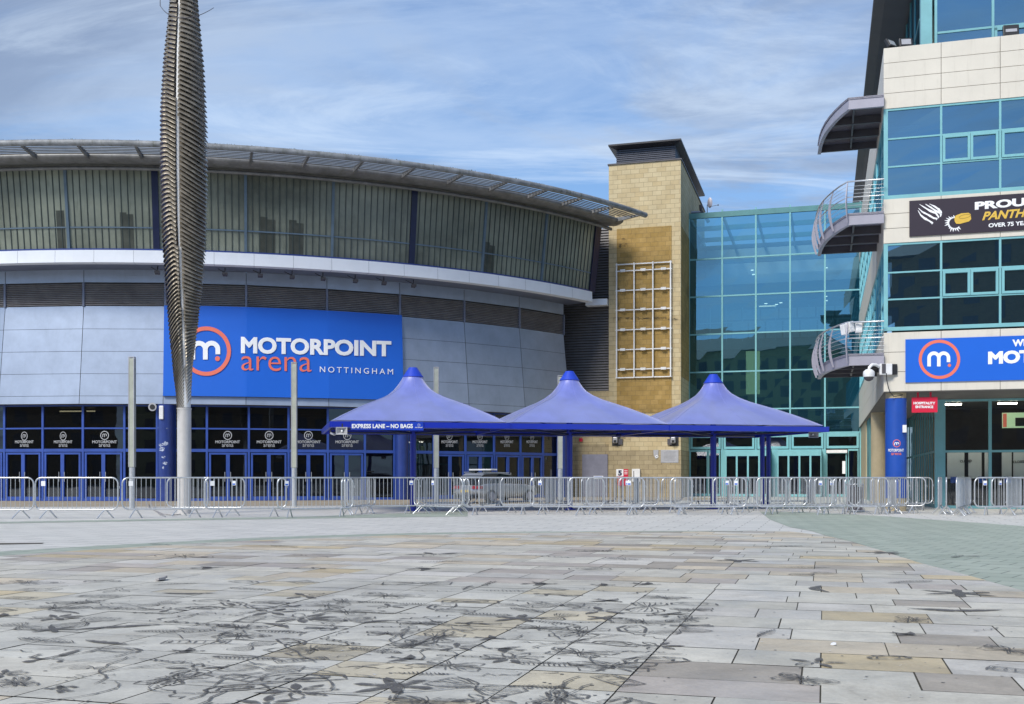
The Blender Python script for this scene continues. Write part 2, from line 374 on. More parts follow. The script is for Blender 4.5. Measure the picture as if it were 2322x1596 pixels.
def ground_pt(x, y): Y = CH * F / (y - HY); return ((x - CX) * Y / F, Y)
def at_depth(x, y, Y): return Vector(((x - CX) * Y / F, Y, CH + (HY - y) * Y / F))
TH = R_(16.2); E1 = Vector((math.cos(TH), -math.sin(TH), 0)); E2 = Vector((math.sin(TH), math.cos(TH), 0))
class Facade:
    """vertical plane through O running along E1"""
    def __init__(s, ox, oy): s.o = (ox, oy)
    def wz(s, x, y):
        u = (x - CX) / F; w_ = (u * s.o[1] - s.o[0]) / (E1.x - u * E1.y); Y = s.o[1] + w_ * E1.y
        return w_, CH + (HY - y) * Y / F
    def fn(s, off=0.0): return lambda x, y: (lambda q: (q[0], -off, q[1]))(s.wz(x, y))

# ------------------------------------------------------------------ ground
def stone_mat():
    m = bpy.data.materials.new('york_stone_slabs'); m.use_nodes = True; t = m.node_tree; p = t.nodes['Principled BSDF']
    a = t.nodes.new('ShaderNodeAttribute'); a.attribute_name = 'slab'; c = t.nodes.new('ShaderNodeTexCoord')
    def nz(s, d, r, dist=0):
        n = t.nodes.new('ShaderNodeTexNoise'); n.inputs['Scale'].default_value = s; n.inputs['Detail'].default_value = d; n.inputs['Roughness'].default_value = r; n.inputs['Distortion'].default_value = dist
        t.links.new(c.outputs['Object'], n.inputs['Vector']); return n.outputs['Fac']
    def mr(v, a_, b_, c_, d_):
        n = t.nodes.new('ShaderNodeMapRange'); n.interpolation_type = 'SMOOTHSTEP'
        for k, q in zip(('From Min', 'From Max', 'To Min', 'To Max'), (a_, b_, c_, d_)): n.inputs[k].default_value = q
        t.links.new(v, n.inputs['Value']); return n.outputs[0]
    f1 = mr(nz(2.2, 8, .65, .4), .3, .7, .86, 1.12); f2 = mr(nz(40, 4, .7), .3, .7, .93, 1.07)
    vm = t.nodes.new('ShaderNodeVectorMath'); vm.operation = 'SCALE'; t.links.new(a.outputs['Color'], vm.inputs[0]); t.links.new(math_(t, 'MULTIPLY', f1, f2), vm.inputs['Scale'])
    o = mixc(t, mr(nz(.9, 8, .72, 1.2), .52, .76, 0, .5), vm.outputs[0], (.22, .185, .135))
    o = mixc(t, mr(nz(1.6, 6, .6, .5), .60, .8, 0, .22), o, (.40, .33, .22))
    t.links.new(o, p.inputs['Base Color'])
    t.links.new(mr(nz(1.4, 5, .6), .3, .7, .38, .68), p.inputs['Roughness']); p.inputs['Specular IOR Level'].default_value = .45
    b = t.nodes.new('ShaderNodeBump'); b.inputs['Strength'].default_value = .35; b.inputs['Distance'].default_value = .012
    t.links.new(nz(9, 6, .6), b.inputs['Height']); t.links.new(b.outputs[0], p.inputs['Normal'])
    return m
g = MB(); g.add([(-260, -160, 0), (260, -160, 0), (260, 320, 0), (-260, 320, 0)], [(0, 1, 2, 3)])
M['jointdark'] = mat('dark_mortar_bed', (.075, .07, .055), .9, 0, .3, 3)
M['pale_pave'] = block_mat('pale_granite_paving', (.60, .59, .545), (.67, .65, .60), (.30, .29, .26), .9, .45, .012, var=.10, rough=.55, bump=.25, planar=True, rot=16.2, stain=.18, stain_col=(.30, .30, .28))
M['green_pave'] = block_mat('green_slate_paving', (.36, .405, .33), (.42, .46, .38), (.19, .22, .18), .45, .45, .012, var=.12, rough=.55, bump=.25, planar=True, rot=38, stain=.2, stain_col=(.2, .22, .2), offset=.5)
M['tan_pave'] = block_mat('tan_block_paving', (.36, .30, .22), (.44, .38, .29), (.20, .17, .13), .4, .2, .008, var=.15, rough=.75, bump=.3, planar=True, rot=45)
struct(g.build('ground', M['pale_pave']))

# far edge of the stone circle and its green border, surveyed on the ground
edge_v = [(-900, 1420), (-500, 1328), (-200, 1282), (0, 1262), (170, 1250), (330, 1240), (520, 1229), (700, 1221), (900, 1214.5), (1100, 1210), (1300, 1208), (1500, 1206.5), (1700, 1205), (1790, 1206), (1870, 1215), (1930, 1229), (2000, 1250), (2080, 1276), (2200, 1308), (2321, 1342), (2600, 1425), (3100, 1600)]
EDGE = [ground_pt(*p) for p in edge_v]
def inside(pt, poly):
    x, y = pt; c = False; n = len(poly)
    for i in range(n):
        x1, y1 = poly[i]; x2, y2 = poly[(i + 1) % n]
        if (y1 > y) != (y2 > y) and x < (x2 - x1) * (y - y1) / (y2 - y1) + x1: c = not c
    return c
POLY = EDGE + [(6.5, -6), (-12, -6)]
def clip(subject, inner_a, inner_b):
    """keep the part of subject to the right of a->b"""
    out_ = []
    def sd_(p): return (inner_b[0] - inner_a[0]) * (p[1] - inner_a[1]) - (inner_b[1] - inner_a[1]) * (p[0] - inner_a[0])
    for i, p in enumerate(subject):
        q = subject[i - 1]; dp, dq = sd_(p), sd_(q)
        if (dp <= 0) != (dq <= 0):
            t_ = dq / (dq - dp); out_.append((q[0] + (p[0] - q[0]) * t_, q[1] + (p[1] - q[1]) * t_))
        if dp <= 0: out_.append(p)
    return out_
bed = MB(); bed.add([(x, y, .004) for x, y in POLY], [tuple(range(len(POLY)))])
struct(bed.build('mortar_bed', M['jointdark']))
def e_to_w(a, b): return (a * E1.x + b * E2.x, a * E1.y + b * E2.y)
slabs = MB(); cols = []
def slab(a0, a1, b0, b1, kind=0):
    gp = .003 + random.random() * .0035
    q = [e_to_w(a0 + gp, b0 + gp), e_to_w(a1 - gp, b0 + gp), e_to_w(a1 - gp, b1 - gp), e_to_w(a0 + gp, b1 - gp)]
    ins = [inside(p, POLY) for p in q]
    if not any(ins): return
    if not all(ins):
        for i in range(len(EDGE) - 1):
            e0, e1_ = EDGE[i], EDGE[i + 1]
            mx = min(p[0] for p in q) < max(e0[0], e1_[0]) and max(p[0] for p in q) > min(e0[0], e1_[0])
            my = min(p[1] for p in q) < max(e0[1], e1_[1]) + .01 and max(p[1] for p in q) > min(e0[1], e1_[1]) - .01
            if mx or my:
                if mx and my or (mx and abs(e0[1] - e1_[1]) < 1.2):
                    q = clip(q, e0, e1_)
                    if len(q) < 3: return
    z = .009 + random.random() * .003
    o = len(slabs.v); n = len(q)
    slabs.add([(x, y, z) for x, y in q], [tuple(range(n))])
    r = random.random()
    if kind == 1: base_ = (.56, .54, .47) if r < .8 else (.55, .49, .36)
    elif r < .46: base_ = (.56, .53, .45)
    elif r < .64: base_ = (.56, .53, .47)
    elif r < .80: base_ = (.56, .485, .365)
    elif r < .86: base_ = (.46, .41, .355)
    elif r < .96: base_ = (.36, .32, .265)
    else: base_ = (.55, .455, .29)
    k = random.uniform(.88, 1.1); cols.extend([tuple(v * k for v in base_) + (1,)] * n)
A0 = -1.02
b = -4.0; row = 0
rnd = random.Random(11)
while b < 26:
    rd = rnd.choice([.46, .5, .54, .58])
    # square grid zone
    grid_lo = A0 - .57 * 4 if b < 5.4 else (A0 - .57 * 10)
    grid_on = b < 10.6
    if grid_on:
        a = A0
        while a > grid_lo - .01:
            if rnd.random() < .14: slab(a - .57, a, b, b + rd * .5, 1); slab(a - .57, a, b + rd * .5, b + rd, 1)
            else: slab(a - .57, a, b, b + rd, 1)
            a -= .57
        starts = [(a, -1), (A0, 1)]
    else: starts = [(A0 - rnd.random() * .8, -1)]; starts.append((starts[0][0], 1))
    for a, sgn in starts:
        while -15 < a < 14:
            ln = rnd.choice([.5, .6, .7, .8, .9, 1.0]) * (1.0 if b < 12 else 1.25)
            if sgn > 0: slab(a, a + ln, b, b + rd)
            else: slab(a - ln, a, b, b + rd)
            a += sgn * ln
    b += rd
for _ in range(420):        # trodden-in gum and grit
    gp_ = ground_pt(rnd.uniform(0, 2321), 1230 + 366 * rnd.random()); rr_ = rnd.uniform(.004, .013); k_ = rnd.choice([.72, .66, .2, .24, .12])
    slabs.add([(gp_[0] + rr_ * rnd.uniform(.7, 1.1) * math.cos(t * .9), gp_[1] + rr_ * rnd.uniform(.7, 1.1) * math.sin(t * .9), .0136) for t in range(7)], [tuple(range(7))]); cols.extend([(k_, k_ * .98, k_ * .93, 1)] * 7)
so_ = slabs.build('stone_paving', stone_mat()); struct(so_)
ca = so_.data.color_attributes.new('slab', 'FLOAT_COLOR', 'POINT')
for i, c in enumerate(cols): ca.data[i].color = c

# carved and stained motifs cut into the slabs
rc = random.Random(5); carve = MB()
def place(c, ang, s):
    ca_, sa_ = math.cos(ang), math.sin(ang)
    def f(x, y):
        j = .012 * s; x += rc.uniform(-j, j); y += rc.uniform(-j, j)
        X = c[0] + s * (x * ca_ - y * sa_); Y = c[1] + s * (x * sa_ + y * ca_); return (X, Y, f.z)
    return f
zc_ = 0.0145
def motif(c, kind, ang, s):
    global zc_
    zc_ += .000013; f = place(c, ang, s); f.z = zc_
    if kind == 'star':
        n = rc.choice([5, 6, 7]); pts = []
        for i in range(n * 6):
            a_ = 2 * math.pi * i / (n * 6); r = .16 + .34 * max(0, math.cos(a_ * n / 2 + rc.uniform(-.1, .1))) ** 4 * rc.uniform(.6, 1.1); pts.append((r * math.cos(a_), r * math.sin(a_)))
        carve.add([f(0, 0)] + [f(*p) for p in pts], [(0, i + 1, (i + 1) % len(pts) + 1) for i in range(len(pts))])
    elif kind == 'leaf':
        ph = rc.uniform(-.2, .2); up = []; dn = []
        for i in range(13):
            t_ = i / 12; x = t_ - .5; wd = .10 * math.sin(math.pi * t_) ** .7 * rc.uniform(.75, 1.1); yc = ph * math.sin(math.pi * t_)
            up.append((x, yc + wd)); dn.append((x, yc - wd))
        carve.add([f(*p) for p in up + dn], [(i, i + 1, 13 + i + 1, 13 + i) for i in range(12)])
    elif kind == 'oval':
        vs_, fs = ribbon2d([(.5 * math.cos(2 * math.pi * i / 26), .17 * math.sin(2 * math.pi * i / 26)) for i in range(26)], .035, True); carve.add([f(*v) for v in vs_], fs)
        if rc.random() < .5:
            vs_, fs = ribbon2d([(.3 * math.cos(2 * math.pi * i / 20), .08 * math.sin(2 * math.pi * i / 20)) for i in range(20)], .07, True); carve.add([f(*v) for v in vs_], fs)
    elif kind == 'fan':
        for k in range(-3, 4):
            vs_, fs = ribbon2d([(.05, .02 * k), (.3, .07 * k), (.5, .085 * k + .02)], [.012, .02, .012]); carve.add([f(*v) for v in vs_], fs)
            vs_, fs = ribbon2d([(-.05, .02 * k), (-.3, .07 * k), (-.5, .085 * k + .02)], [.012, .02, .012]); carve.add([f(*v) for v in vs_], fs)
        for sg in (-1, 1):
            vs_, fs = ribbon2d([(0, 0), (sg * .1, .16), (sg * .35, .27), (sg * .52, .18), (sg * .50, -.2), (sg * .3, -.24), (sg * .08, -.1), (0, 0)], .022); carve.add([f(*v) for v in vs_], fs)
    elif kind == 'curl':
        pts = []; a1 = rc.uniform(1.2, 2.6)
        for i in range(18): t_ = i / 17; r = .12 + .34 * t_; pts.append((r * math.cos(a1 * t_ * 2), .6 * r * math.sin(a1 * t_ * 2)))
        vs_, fs = ribbon2d(pts, [.03 + .07 * math.sin(math.pi * i / 17) for i in range(18)]); carve.add([f(*v) for v in vs_], fs)
    elif kind == 'scrib':
        x, y = -.45, 0; pts = [(x, y)]
        for i in range(12): x += .075; y = rc.uniform(-.09, .09); pts.append((x, y))
        vs_, fs = ribbon2d(pts, [rc.uniform(.012, .045) for _ in pts]); carve.add([f(*v) for v in vs_], fs)
    elif kind == 'chain':
        for k in range(6):
            cx0 = -.4 + .16 * k
            vs_, fs = ribbon2d([(cx0 + .085 * math.cos(2 * math.pi * i / 10), .06 * math.sin(2 * math.pi * i / 10)) for i in range(10)], .028, True); carve.add([f(*v) for v in vs_], fs)
    elif kind == 'blot':
        pts = []; q = rc.uniform(.2, .4)
        for i in range(26):
            a_ = 2 * math.pi * i / 26; r = rc.uniform(.6, 1.0); pts.append((.48 * r * math.cos(a_), q * r * math.sin(a_) * .6))
        carve.add([f(0, 0)] + [f(*p) for p in pts], [(0, i + 1, (i + 1) % 26 + 1) for i in range(26)])
def line(f, pts, wd, closed=False):
    dense = []; n = len(pts)
    for i in range(n if closed else n - 1):
        a_, b_ = pts[i], pts[(i + 1) % n]
        for k in range(3): t_ = k / 3; dense.append((a_[0] + (b_[0] - a_[0]) * t_, a_[1] + (b_[1] - a_[1]) * t_))
    if not closed: dense.append(pts[-1])
    vs_, fs = ribbon2d(dense, [wd * rc.uniform(.6, 1.4) for _ in dense], closed); carve.add([f(*v) for v in vs_], fs)
def blob(f, c, rx, ry, n=14):
    pts = [(c[0] + rx * rc.uniform(.75, 1.1) * math.cos(2 * math.pi * i / n), c[1] + ry * rc.uniform(.75, 1.1) * math.sin(2 * math.pi * i / n)) for i in range(n)]
    carve.add([f(*c)] + [f(*p) for p in pts], [(0, i + 1, (i + 1) % n + 1) for i in range(n)])
old_motif = motif
def motif2(c, kind, ang, s):
    global zc_
    zc_ += .000013; f = place(c, ang, s); f.z = zc_; w_ = .0125 / s
    if kind == 'butterfly':
        for sg in (-1, 1):
            up = [(0, .03), (sg * .12, .20), (sg * .34, .30), (sg * .50, .24), (sg * .46, .06), (sg * .22, -.02)]
            lo = [(0, -.02), (sg * .20, -.04), (sg * .38, -.10), (sg * .36, -.28), (sg * .18, -.30), (sg * .05, -.12)]
            line(f, up, w_, True); line(f, lo, w_, True)
            for k in range(4): line(f, [(sg * .06, .05), (sg * (.28 + .06 * k), .26 - .065 * k)], w_ * .7)
            for k in range(3): line(f, [(sg * .05, -.05), (sg * (.33 - .07 * k), -.12 - .07 * k)], w_ * .7)
            line(f, [(0, .1), (sg * .05, .22), (sg * .09, .3)], w_ * .6)
            if rc.random() < .5: blob(f, (sg * .36, .17), .08, .05)
        blob(f, (0, -.02), .03, .13)
    elif kind == 'feather':
        line(f, [(-.5, 0), (-.2, .03), (.2, .03), (.5, -.02)], w_)
        for k in range(13):
            x = -.42 + .066 * k; h = .13 * math.sin(math.pi * (k + 1) / 14)
            line(f, [(x, .02), (x + .05, h)], w_ * .7); line(f, [(x, .02), (x + .05, -h)], w_ * .7)
        if rc.random() < .6: line(f, [(-.48, .02), (-.3, .12), (0, .155), (.3, .12), (.5, 0), (.3, -.12), (0, -.155), (-.3, -.12)], w_ * .8, True)
    elif kind == 'bird':
        blob(f, (0, 0), .20, .06); blob(f, (.20, .03), .05, .04)
        for sg in (-1, 1): carve.add([f(-.1, 0), f(.08, 0), f(.02, sg * .18), f(-.16, sg * .34), f(-.12, sg * .15)], [(0, 1, 2, 4), (4, 2, 3)])
        carve.add([f(-.16, .02), f(-.36, .09), f(-.30, 0), f(-.36, -.09), f(-.16, -.02)], [(0, 1, 2, 4), (4, 2, 3)])
    elif kind == 'panel':
        a_ = rc.uniform(.25, .45); b_ = rc.uniform(.12, .2); line(f, [(-a_, -b_), (a_, -b_), (a_, b_), (-a_, b_)], w_, True); line(f, [(-a_ + .05, -b_ + .05), (a_ - .05, -b_ + .05), (a_ - .05, b_ - .05), (-a_ + .05, b_ - .05)], w_ * .7, True)
        n_ = rc.randint(4, 8)
        for k in range(n_): x = -a_ + .08 + (2 * a_ - .16) * k / (n_ - 1); line(f, [(x, -b_ + .06), (x + rc.uniform(-.04, .04), b_ - .06)], w_ * .8)
    elif kind == 'flower':
        n_ = rc.choice([5, 6, 8])
        for k in range(n_):
            a_ = 2 * math.pi * k / n_; ca_, sa_ = math.cos(a_), math.sin(a_); g_ = lambda x, y: f(x * ca_ - y * sa_, x * sa_ + y * ca_)
            if rc.random() < .55: carve.add([g_(.08, 0), g_(.22, .07), g_(.38, .06), g_(.5, 0), g_(.38, -.06), g_(.22, -.07)], [(0, 1, 2, 3, 4, 5)])
            else: line(g_, [(.08, 0), (.22, .08), (.38, .07), (.5, 0), (.38, -.07), (.22, -.08)], w_, True)
        blob(f, (0, 0), .06, .06)
    elif kind == 'starfish':
        n_ = rc.choice([5, 6]); pts = []
        for i in range(n_ * 6):
            a_ = 2 * math.pi * i / (n_ * 6); r_ = .13 + .37 * abs(math.cos(a_ * n_ / 2)) ** 3 * rc.uniform(.75, 1.05); pts.append((r_ * math.cos(a_), r_ * math.sin(a_)))
        carve.add([f(0, 0)] + [f(*p) for p in pts], [(0, i + 1, (i + 1) % len(pts) + 1) for i in range(len(pts))])
    elif kind == 'shell':
        line(f, [(-.4, -.15), (-.42, .05), (-.2, .22), (.1, .24), (.38, .1), (.42, -.12), (.1, -.2)], w_ * 1.6, True); line(f, [(-.28, -.08), (-.2, .1), (.05, .14), (.25, .04), (.2, -.08)], w_ * 1.4)
        if rc.random() < .5: blob(f, (0, -.05), .22, .07)
    elif kind == 'figure':
        blob(f, (-.3, 0), .07, .07); line(f, [(-.24, 0), (.1, .0), (.45, .10)], w_ * 3); line(f, [(.08, 0), (.28, -.1), (.48, -.08)], w_ * 2.4); line(f, [(-.15, 0), (-.1, .2), (.08, .26)], w_ * 2); line(f, [(-.15, 0), (-.05, -.2), (-.2, -.3)], w_ * 2)
    else: old_motif(c, kind, ang, s)
kinds = ['butterfly', 'feather', 'bird', 'panel', 'flower', 'starfish', 'shell', 'figure', 'leaf', 'scrib', 'chain', 'fan']
wts = [8, 6, 2.5, 4, 4, 2.5, 4, 3, 3, 7, 3, 4]
done = []
zones = [((380, 1500), (1425, 1610), 215, (.33, .58), .35), ((120, 1580), (1365, 1440), 160, (.36, .66), .34), ((0, 420), (1370, 1500), 45, (.36, .6), .42), ((0, 700), (1320, 1380), 26, (.4, .7), .5), ((850, 1560), (1320, 1380), 30, (.4, .7), .45),
         ((0, 420), (1500, 1570), 12, (.25, .42), .5), ((1440, 2320), (1400, 1560), 11, (.28, .42), .7), ((1500, 2250), (1240, 1390), 13, (.5, .8), .7), ((300, 1500), (1232, 1325), 13, (.6, 1.0), .7)]
for (xa, xb), (ya, yb), n, (sa, sb), kk in zones:
    for _ in range(n):
        for _t in range(14):
            c = ground_pt(rc.uniform(xa, xb), rc.uniform(ya, yb)); sz = rc.uniform(sa, sb)
            if all((c[0] - p[0]) ** 2 + (c[1] - p[1]) ** 2 > (kk * (sz + p[2])) ** 2 for p in done): break
        else: continue
        done.append((c[0], c[1], sz)); motif2(c, rc.choices(kinds, wts)[0], rc.choice([0, 0, math.pi / 2, math.pi, .6, -.5]) - TH + rc.uniform(-.3, .3), sz)
# long contour lines that tie the drawings together
for _ in range(70):
    x0, y0 = ground_pt(rc.uniform(200, 1480), rc.uniform(1370, 1600)); a_ = rc.uniform(0, 6.28); pts = [(x0, y0)]
    for k in range(rc.randint(5, 10)): a_ += rc.uniform(-.5, .5); pts.append((pts[-1][0] + .09 * math.cos(a_), pts[-1][1] + .09 * math.sin(a_)))
    zc_ += .000013; zz_ = zc_; vs_, fs = ribbon2d(pts, [rc.uniform(.006, .018) for _ in pts]); carve.add([(x, y, zz_) for x, y in vs_], fs)
def carve_mat():
    m = bpy.data.materials.new('worn_dark_carving'); m.use_nodes = True; t = m.node_tree; p = t.nodes['Principled BSDF']
    p.inputs['Base Color'].default_value = (.11, .105, .10, 1); p.inputs['Roughness'].default_value = .75
    c = t.nodes.new('ShaderNodeTexCoord'); n = t.nodes.new('ShaderNodeTexNoise'); n.inputs['Scale'].default_value = 13; n.inputs['Detail'].default_value = 7; n.inputs['Roughness'].default_value = .7
    t.links.new(c.outputs['Object'], n.inputs['Vector']); r = t.nodes.new('ShaderNodeMapRange'); r.interpolation_type = 'SMOOTHSTEP'
    r.inputs['From Min'].default_value = .34; r.inputs['From Max'].default_value = .52; r.inputs['To Min'].default_value = .22; r.inputs['To Max'].default_value = .85
    t.links.new(n.outputs['Fac'], r.inputs['Value']); t.links.new(r.outputs[0], p.inputs['Alpha']); return m
struct(carve.build('paving_carvings', carve_mat()))

def sheet(name, pts, z, m):
    mb = MB(); mb.add([(x, y, z) for x, y in pts], [tuple(range(len(pts)))]); o = mb.build(name, m)
    return struct(o)
# thin green borders and the wide green field on the right
def strip(name, vin, vout, z, m):
    a_ = [ground_pt(*p) for p in vin]; b_ = [ground_pt(*p) for p in vout]; n = len(a_); mb = MB()
    mb.add([(x, y, z) for x, y in a_] + [(x, y, z) for x, y in b_], [(i, i + 1, n + i + 1, n + i) for i in range(n - 1)]); return struct(mb.build(name, m))
inn = edge_v[:14]
drop = [30, 18, 14, 11, 9.5, 8, 7, 6, 5, 4, 3, 2.4, 1.6, 1.0]
strip('green_border_path', inn, [(x, y - d) for (x, y), d in zip(inn, drop)], .0045, M['green_pave'])
strip('green_ring_path', [(-700, 1222), (0, 1187), (400, 1180), (700, 1176), (900, 1173), (1060, 1171)], [(-700, 1214), (0, 1183.5), (400, 1176), (700, 1171), (900, 1164), (1060, 1158)], .0042, M['green_pave'])
field = [(1722, 1160), (1745, 1178), (1790, 1195), (1840, 1204), (1870, 1214), (1930, 1228), (2000, 1249), (2080, 1275), (2200, 1307), (2321, 1341), (2600, 1424), (3100, 1599), (3600, 1500), (3300, 1310), (2700, 1225), (2321, 1193), (2180, 1183), (2080, 1176), (2000, 1170), (1900, 1165), (1820, 1161)]
sheet('green_paving', [ground_pt(*p) for p in field], .0048, M['green_pave'])
# tan paving ring at the foot of the arena
ACX, ACY = -18.7, 78.0
tp = MB(); n = 60; vs_ = []
for i in range(n + 1):
    a = R_(-50 + 105 * i / n)
    for rr in (27.5, 38.0): vs_.append((ACX + rr * math.sin(a), ACY - rr * math.cos(a), .0035))
tp.add(vs_, [(2 * i, 2 * i + 1, 2 * i + 3, 2 * i + 2) for i in range(n)]); struct(tp.build('tan_paving', M['tan_pave']))
mh = MB(); p_ = [ground_pt(*q) for q in ((-60, 1236), (95, 1233), (100, 1231), (-60, 1232))]
mh.add([(x, y, .006) for x, y in p_], [(0, 1, 2, 3)]); struct(mh.build('drain_line', M['joint']))

# ------------------------------------------------------------------ arena
def ap(r, phi, z): return (r * math.sin(phi), -r * math.cos(phi), z)
ARENA = thing('arena_building', 'huge round grey arena with curved channel-glass upper storey, white band and blue framed entrance doors', 'arena', (ACX, ACY, 0))
BAY = R_(7.45)
def phi_at(x, r):
    lo, hi = R_(-60), R_(75)
    for _ in range(50):
        m_ = (lo + hi) / 2; X = ACX + r * math.sin(m_); Y = ACY - r * math.cos(m_)
        if CX + F * X / Y < x: lo = m_
        else: hi = m_
    return (lo + hi) / 2
def z_at(y, r, phi): return CH + (HY - y) * (ACY - r * math.cos(phi)) / F
def rev(mb, prof, p0, p1, n, smooth=True, closedprof=False):
    k = len(prof); vs_ = []
    for i in range(n + 1):
        a = p0 + (p1 - p0) * i / n
        for r, z in prof: vs_.append(ap(r, a, z))
    fs = []
    for i in range(n):
        for j in range(k if closedprof else k - 1):
            j2 = (j + 1) % k; fs.append((i * k + j, (i + 1) * k + j, (i + 1) * k + j2, i * k + j2))
    mb.add(vs_, fs, smooth)
    if closedprof: mb.add(vs_[:k], [tuple(range(k))]); mb.add(vs_[-k:], [tuple(reversed(range(k)))])
PL = R_(-34); PR = R_(51.4); PW = R_(49.6)
# roof
o = MB(); circ = [(33.05 + .14 * math.cos(2 * math.pi * j / 12), 15.09 + .14 * math.sin(2 * math.pi * j / 12)) for j in range(12)]
rev(o, circ, PL, PR, 90, True, True)
e = ap(33, PR, 15.03)
o.build('roof_tube', M['rooftube'], ARENA)
mo = MB(); rm = random.Random(3)       # moss and weeds on the rim
for i in range(2600):
    a = PL + (R_(38) - PL) * rm.random() ** .9; r = 33 + rm.uniform(-.12, .1); z = 15.2 - abs(r - 33) * .4
    h = rm.uniform(.02, .085) * (1 + .7 * mnoise.noise(Vector((a * 40, 0, 0)))); p = Vector(ap(r, a, z)); d = rm.uniform(.015, .05)
    mo.add([p + Vector((-d, 0, -.03)), p + Vector((d, 0, -.03)), p + Vector((rm.uniform(-.04, .04), rm.uniform(-.04, .04), h))], [(0, 1, 2)])
o = mo.build('moss', mat('roof_moss', (.055, .06, .02), .9, 0, .4, 6), ARENA); o['kind'] = 'stuff'
for k in range(5):
    r0 = 31.80 + k * .215
    o = MB(); rev(o, [(r0, 15.0), (r0 + .075, 15.018), (r0 + .075, 15.03), (r0, 15.012)], PL, PR - R_(.4 * (5 - k)), 90, False, True); o.build('roof_slat', M['roofmetal'], ARENA)
a = PL + R_(1.5)
while a < PR:
    br = MB(); da = R_(.09)
    br.hexa([ap(31.5, a - da, 14.86), ap(31.5, a + da, 14.86), ap(33.0, a + da * 3, 14.99), ap(33.0, a + da, 14.99), ap(31.5, a - da, 15.09), ap(31.5, a + da, 15.09), ap(33.0, a + da * 3, 15.07), ap(33.0, a + da, 15.07)])
    br.build('roof_bracket', M['roofmetal'], ARENA); a += R_(4.15)
o = MB(); prof = [(31.62, 15.06), (31.66, 14.98), (31.6, 14.9), (31.45, 14.83), (31.2, 14.79), (31.0, 14.79), (30.95, 14.83), (30.4, 14.86), (29.6, 14.86)]
rev(o, prof, PL, PR, 90); o.build('roof_fascia', M['roofmetal'], ARENA)
o = MB(); rev(o, [(31.62, 15.06), (31.0, 15.12), (20, 16.3), (8, 16.9), (0.1, 17.0)], PL, PR, 60); o.build('roof', M['roofmetal'], ARENA)
o = MB(); circ = [(30.86 + .085 * math.cos(2 * math.pi * j / 10), 14.66 + .085 * math.sin(2 * math.pi * j / 10)) for j in range(10)]
rev(o, circ, PL, PR, 90, True, True); o.build('gutter_pipe', M['roofmetal'], ARENA)
# upper storey of channel glass
GT, GB = (30.3, 14.86), (29.85, 11.30)
PG0 = phi_at(1340, 30.05)
seams = []; a = PG0
while a > PL: seams.append(a); a -= BAY
seams = [PG0 - i * R_(7.45) for i in range(12)][::-1]
for i in range(len(seams) - 1):
    a0, a1 = seams[i], seams[i + 1]; gl = MB(); rev(gl, [(GT[0], GT[1]), (GB[0], GB[1])], a0, a1, 8)
    win = gl.build('window', M['uglass'], ARENA)
    rb = MB(); ns = 13
    for j in range(ns + 1):
        a = a0 + (a1 - a0) * j / ns; da = .016 / 30
        rb.hexa([ap(GB[0] + .0, a - da, GB[1]), ap(GB[0], a + da, GB[1]), ap(GB[0] + .035, a + da, GB[1]), ap(GB[0] + .035, a - da, GB[1]), ap(GT[0], a - da, GT[1]), ap(GT[0], a + da, GT[1]), ap(GT[0] + .035, a + da, GT[1]), ap(GT[0] + .035, a - da, GT[1])])
    rb.build('glazing_bar', M['rib'], win)
    tr = MB(); f_ = .27; rz = GB[1] + (GT[1] - GB[1]) * f_; rr = GB[0] + (GT[0] - GB[0]) * f_
    rev(tr, [(rr + .02, rz - .03), (rr + .05, rz - .03), (rr + .05, rz + .03), (rr + .02, rz + .03)], a0, a1, 8, False, True); tr.build('transom', M['lightblue'], win)
    k = len(seams) - 2 - i; major = (k % 3 == 2)
    mu = MB(); hw = (.14 if major else .06) / 30
    mu.hexa([ap(GB[0], a0 - hw, GB[1]), ap(GB[0], a0 + hw, GB[1]), ap(GB[0] + .10, a0 + hw, GB[1]), ap(GB[0] + .10, a0 - hw, GB[1]), ap(GT[0], a0 - hw, GT[1]), ap(GT[0], a0 + hw, GT[1]), ap(GT[0] + .10, a0 + hw, GT[1]), ap(GT[0] + .10, a0 - hw, GT[1])])
    mu.build('mullion', M['navy'] if major else M['lightblue'], ARENA)
for xa, xb, yt in ((128, 146, 478), (272, 287, 482), (287, 302, 486), (590, 606, 492), (606, 624, 498), (655, 672, 499), (672, 688, 506), (1097, 1110, 548), (1110, 1122, 556)):
    a0, a1 = phi_at(xa, 30.02), phi_at(xb, 30.02); zt = z_at(yt, 30.02, a0); f_ = (zt - GB[1]) / (GT[1] - GB[1]); rt = GB[0] + (GT[0] - GB[0]) * f_
    q = MB(); q.add([ap(GB[0] + .012, a0, GB[1]), ap(GB[0] + .012, a1, GB[1]), ap(rt + .012, a1, zt), ap(rt + .012, a0, zt)], [(0, 1, 2, 3)]); q.build('dark_blur_sheet', M['blurtint'], ARENA)  # dark sheets added over the glazing to imitate reflections and shapes behind it
ed = MB(); a0 = PG0; hw = .25 / 30
ed.hexa([ap(28.8, a0, 11.26), ap(28.8, a0 + hw * 2, 11.26), ap(GB[0] + .10, a0 + hw * 2, 11.26), ap(GB[0] + .10, a0, 11.26), ap(28.8, a0, 14.8), ap(28.8, a0 + hw * 2, 14.8), ap(GT[0] + .10, a0 + hw * 2, 14.8), ap(GT[0] + .10, a0, 14.8)])
ed.build('end_post', M['navy'], ARENA)
o = MB(); rev(o, [(29.83, 11.262), (29.96, 11.262), (29.96, 11.33), (29.83, 11.33)], PL, PG0, 80, False, True); o.build('sill', M['bluesteel'], ARENA)
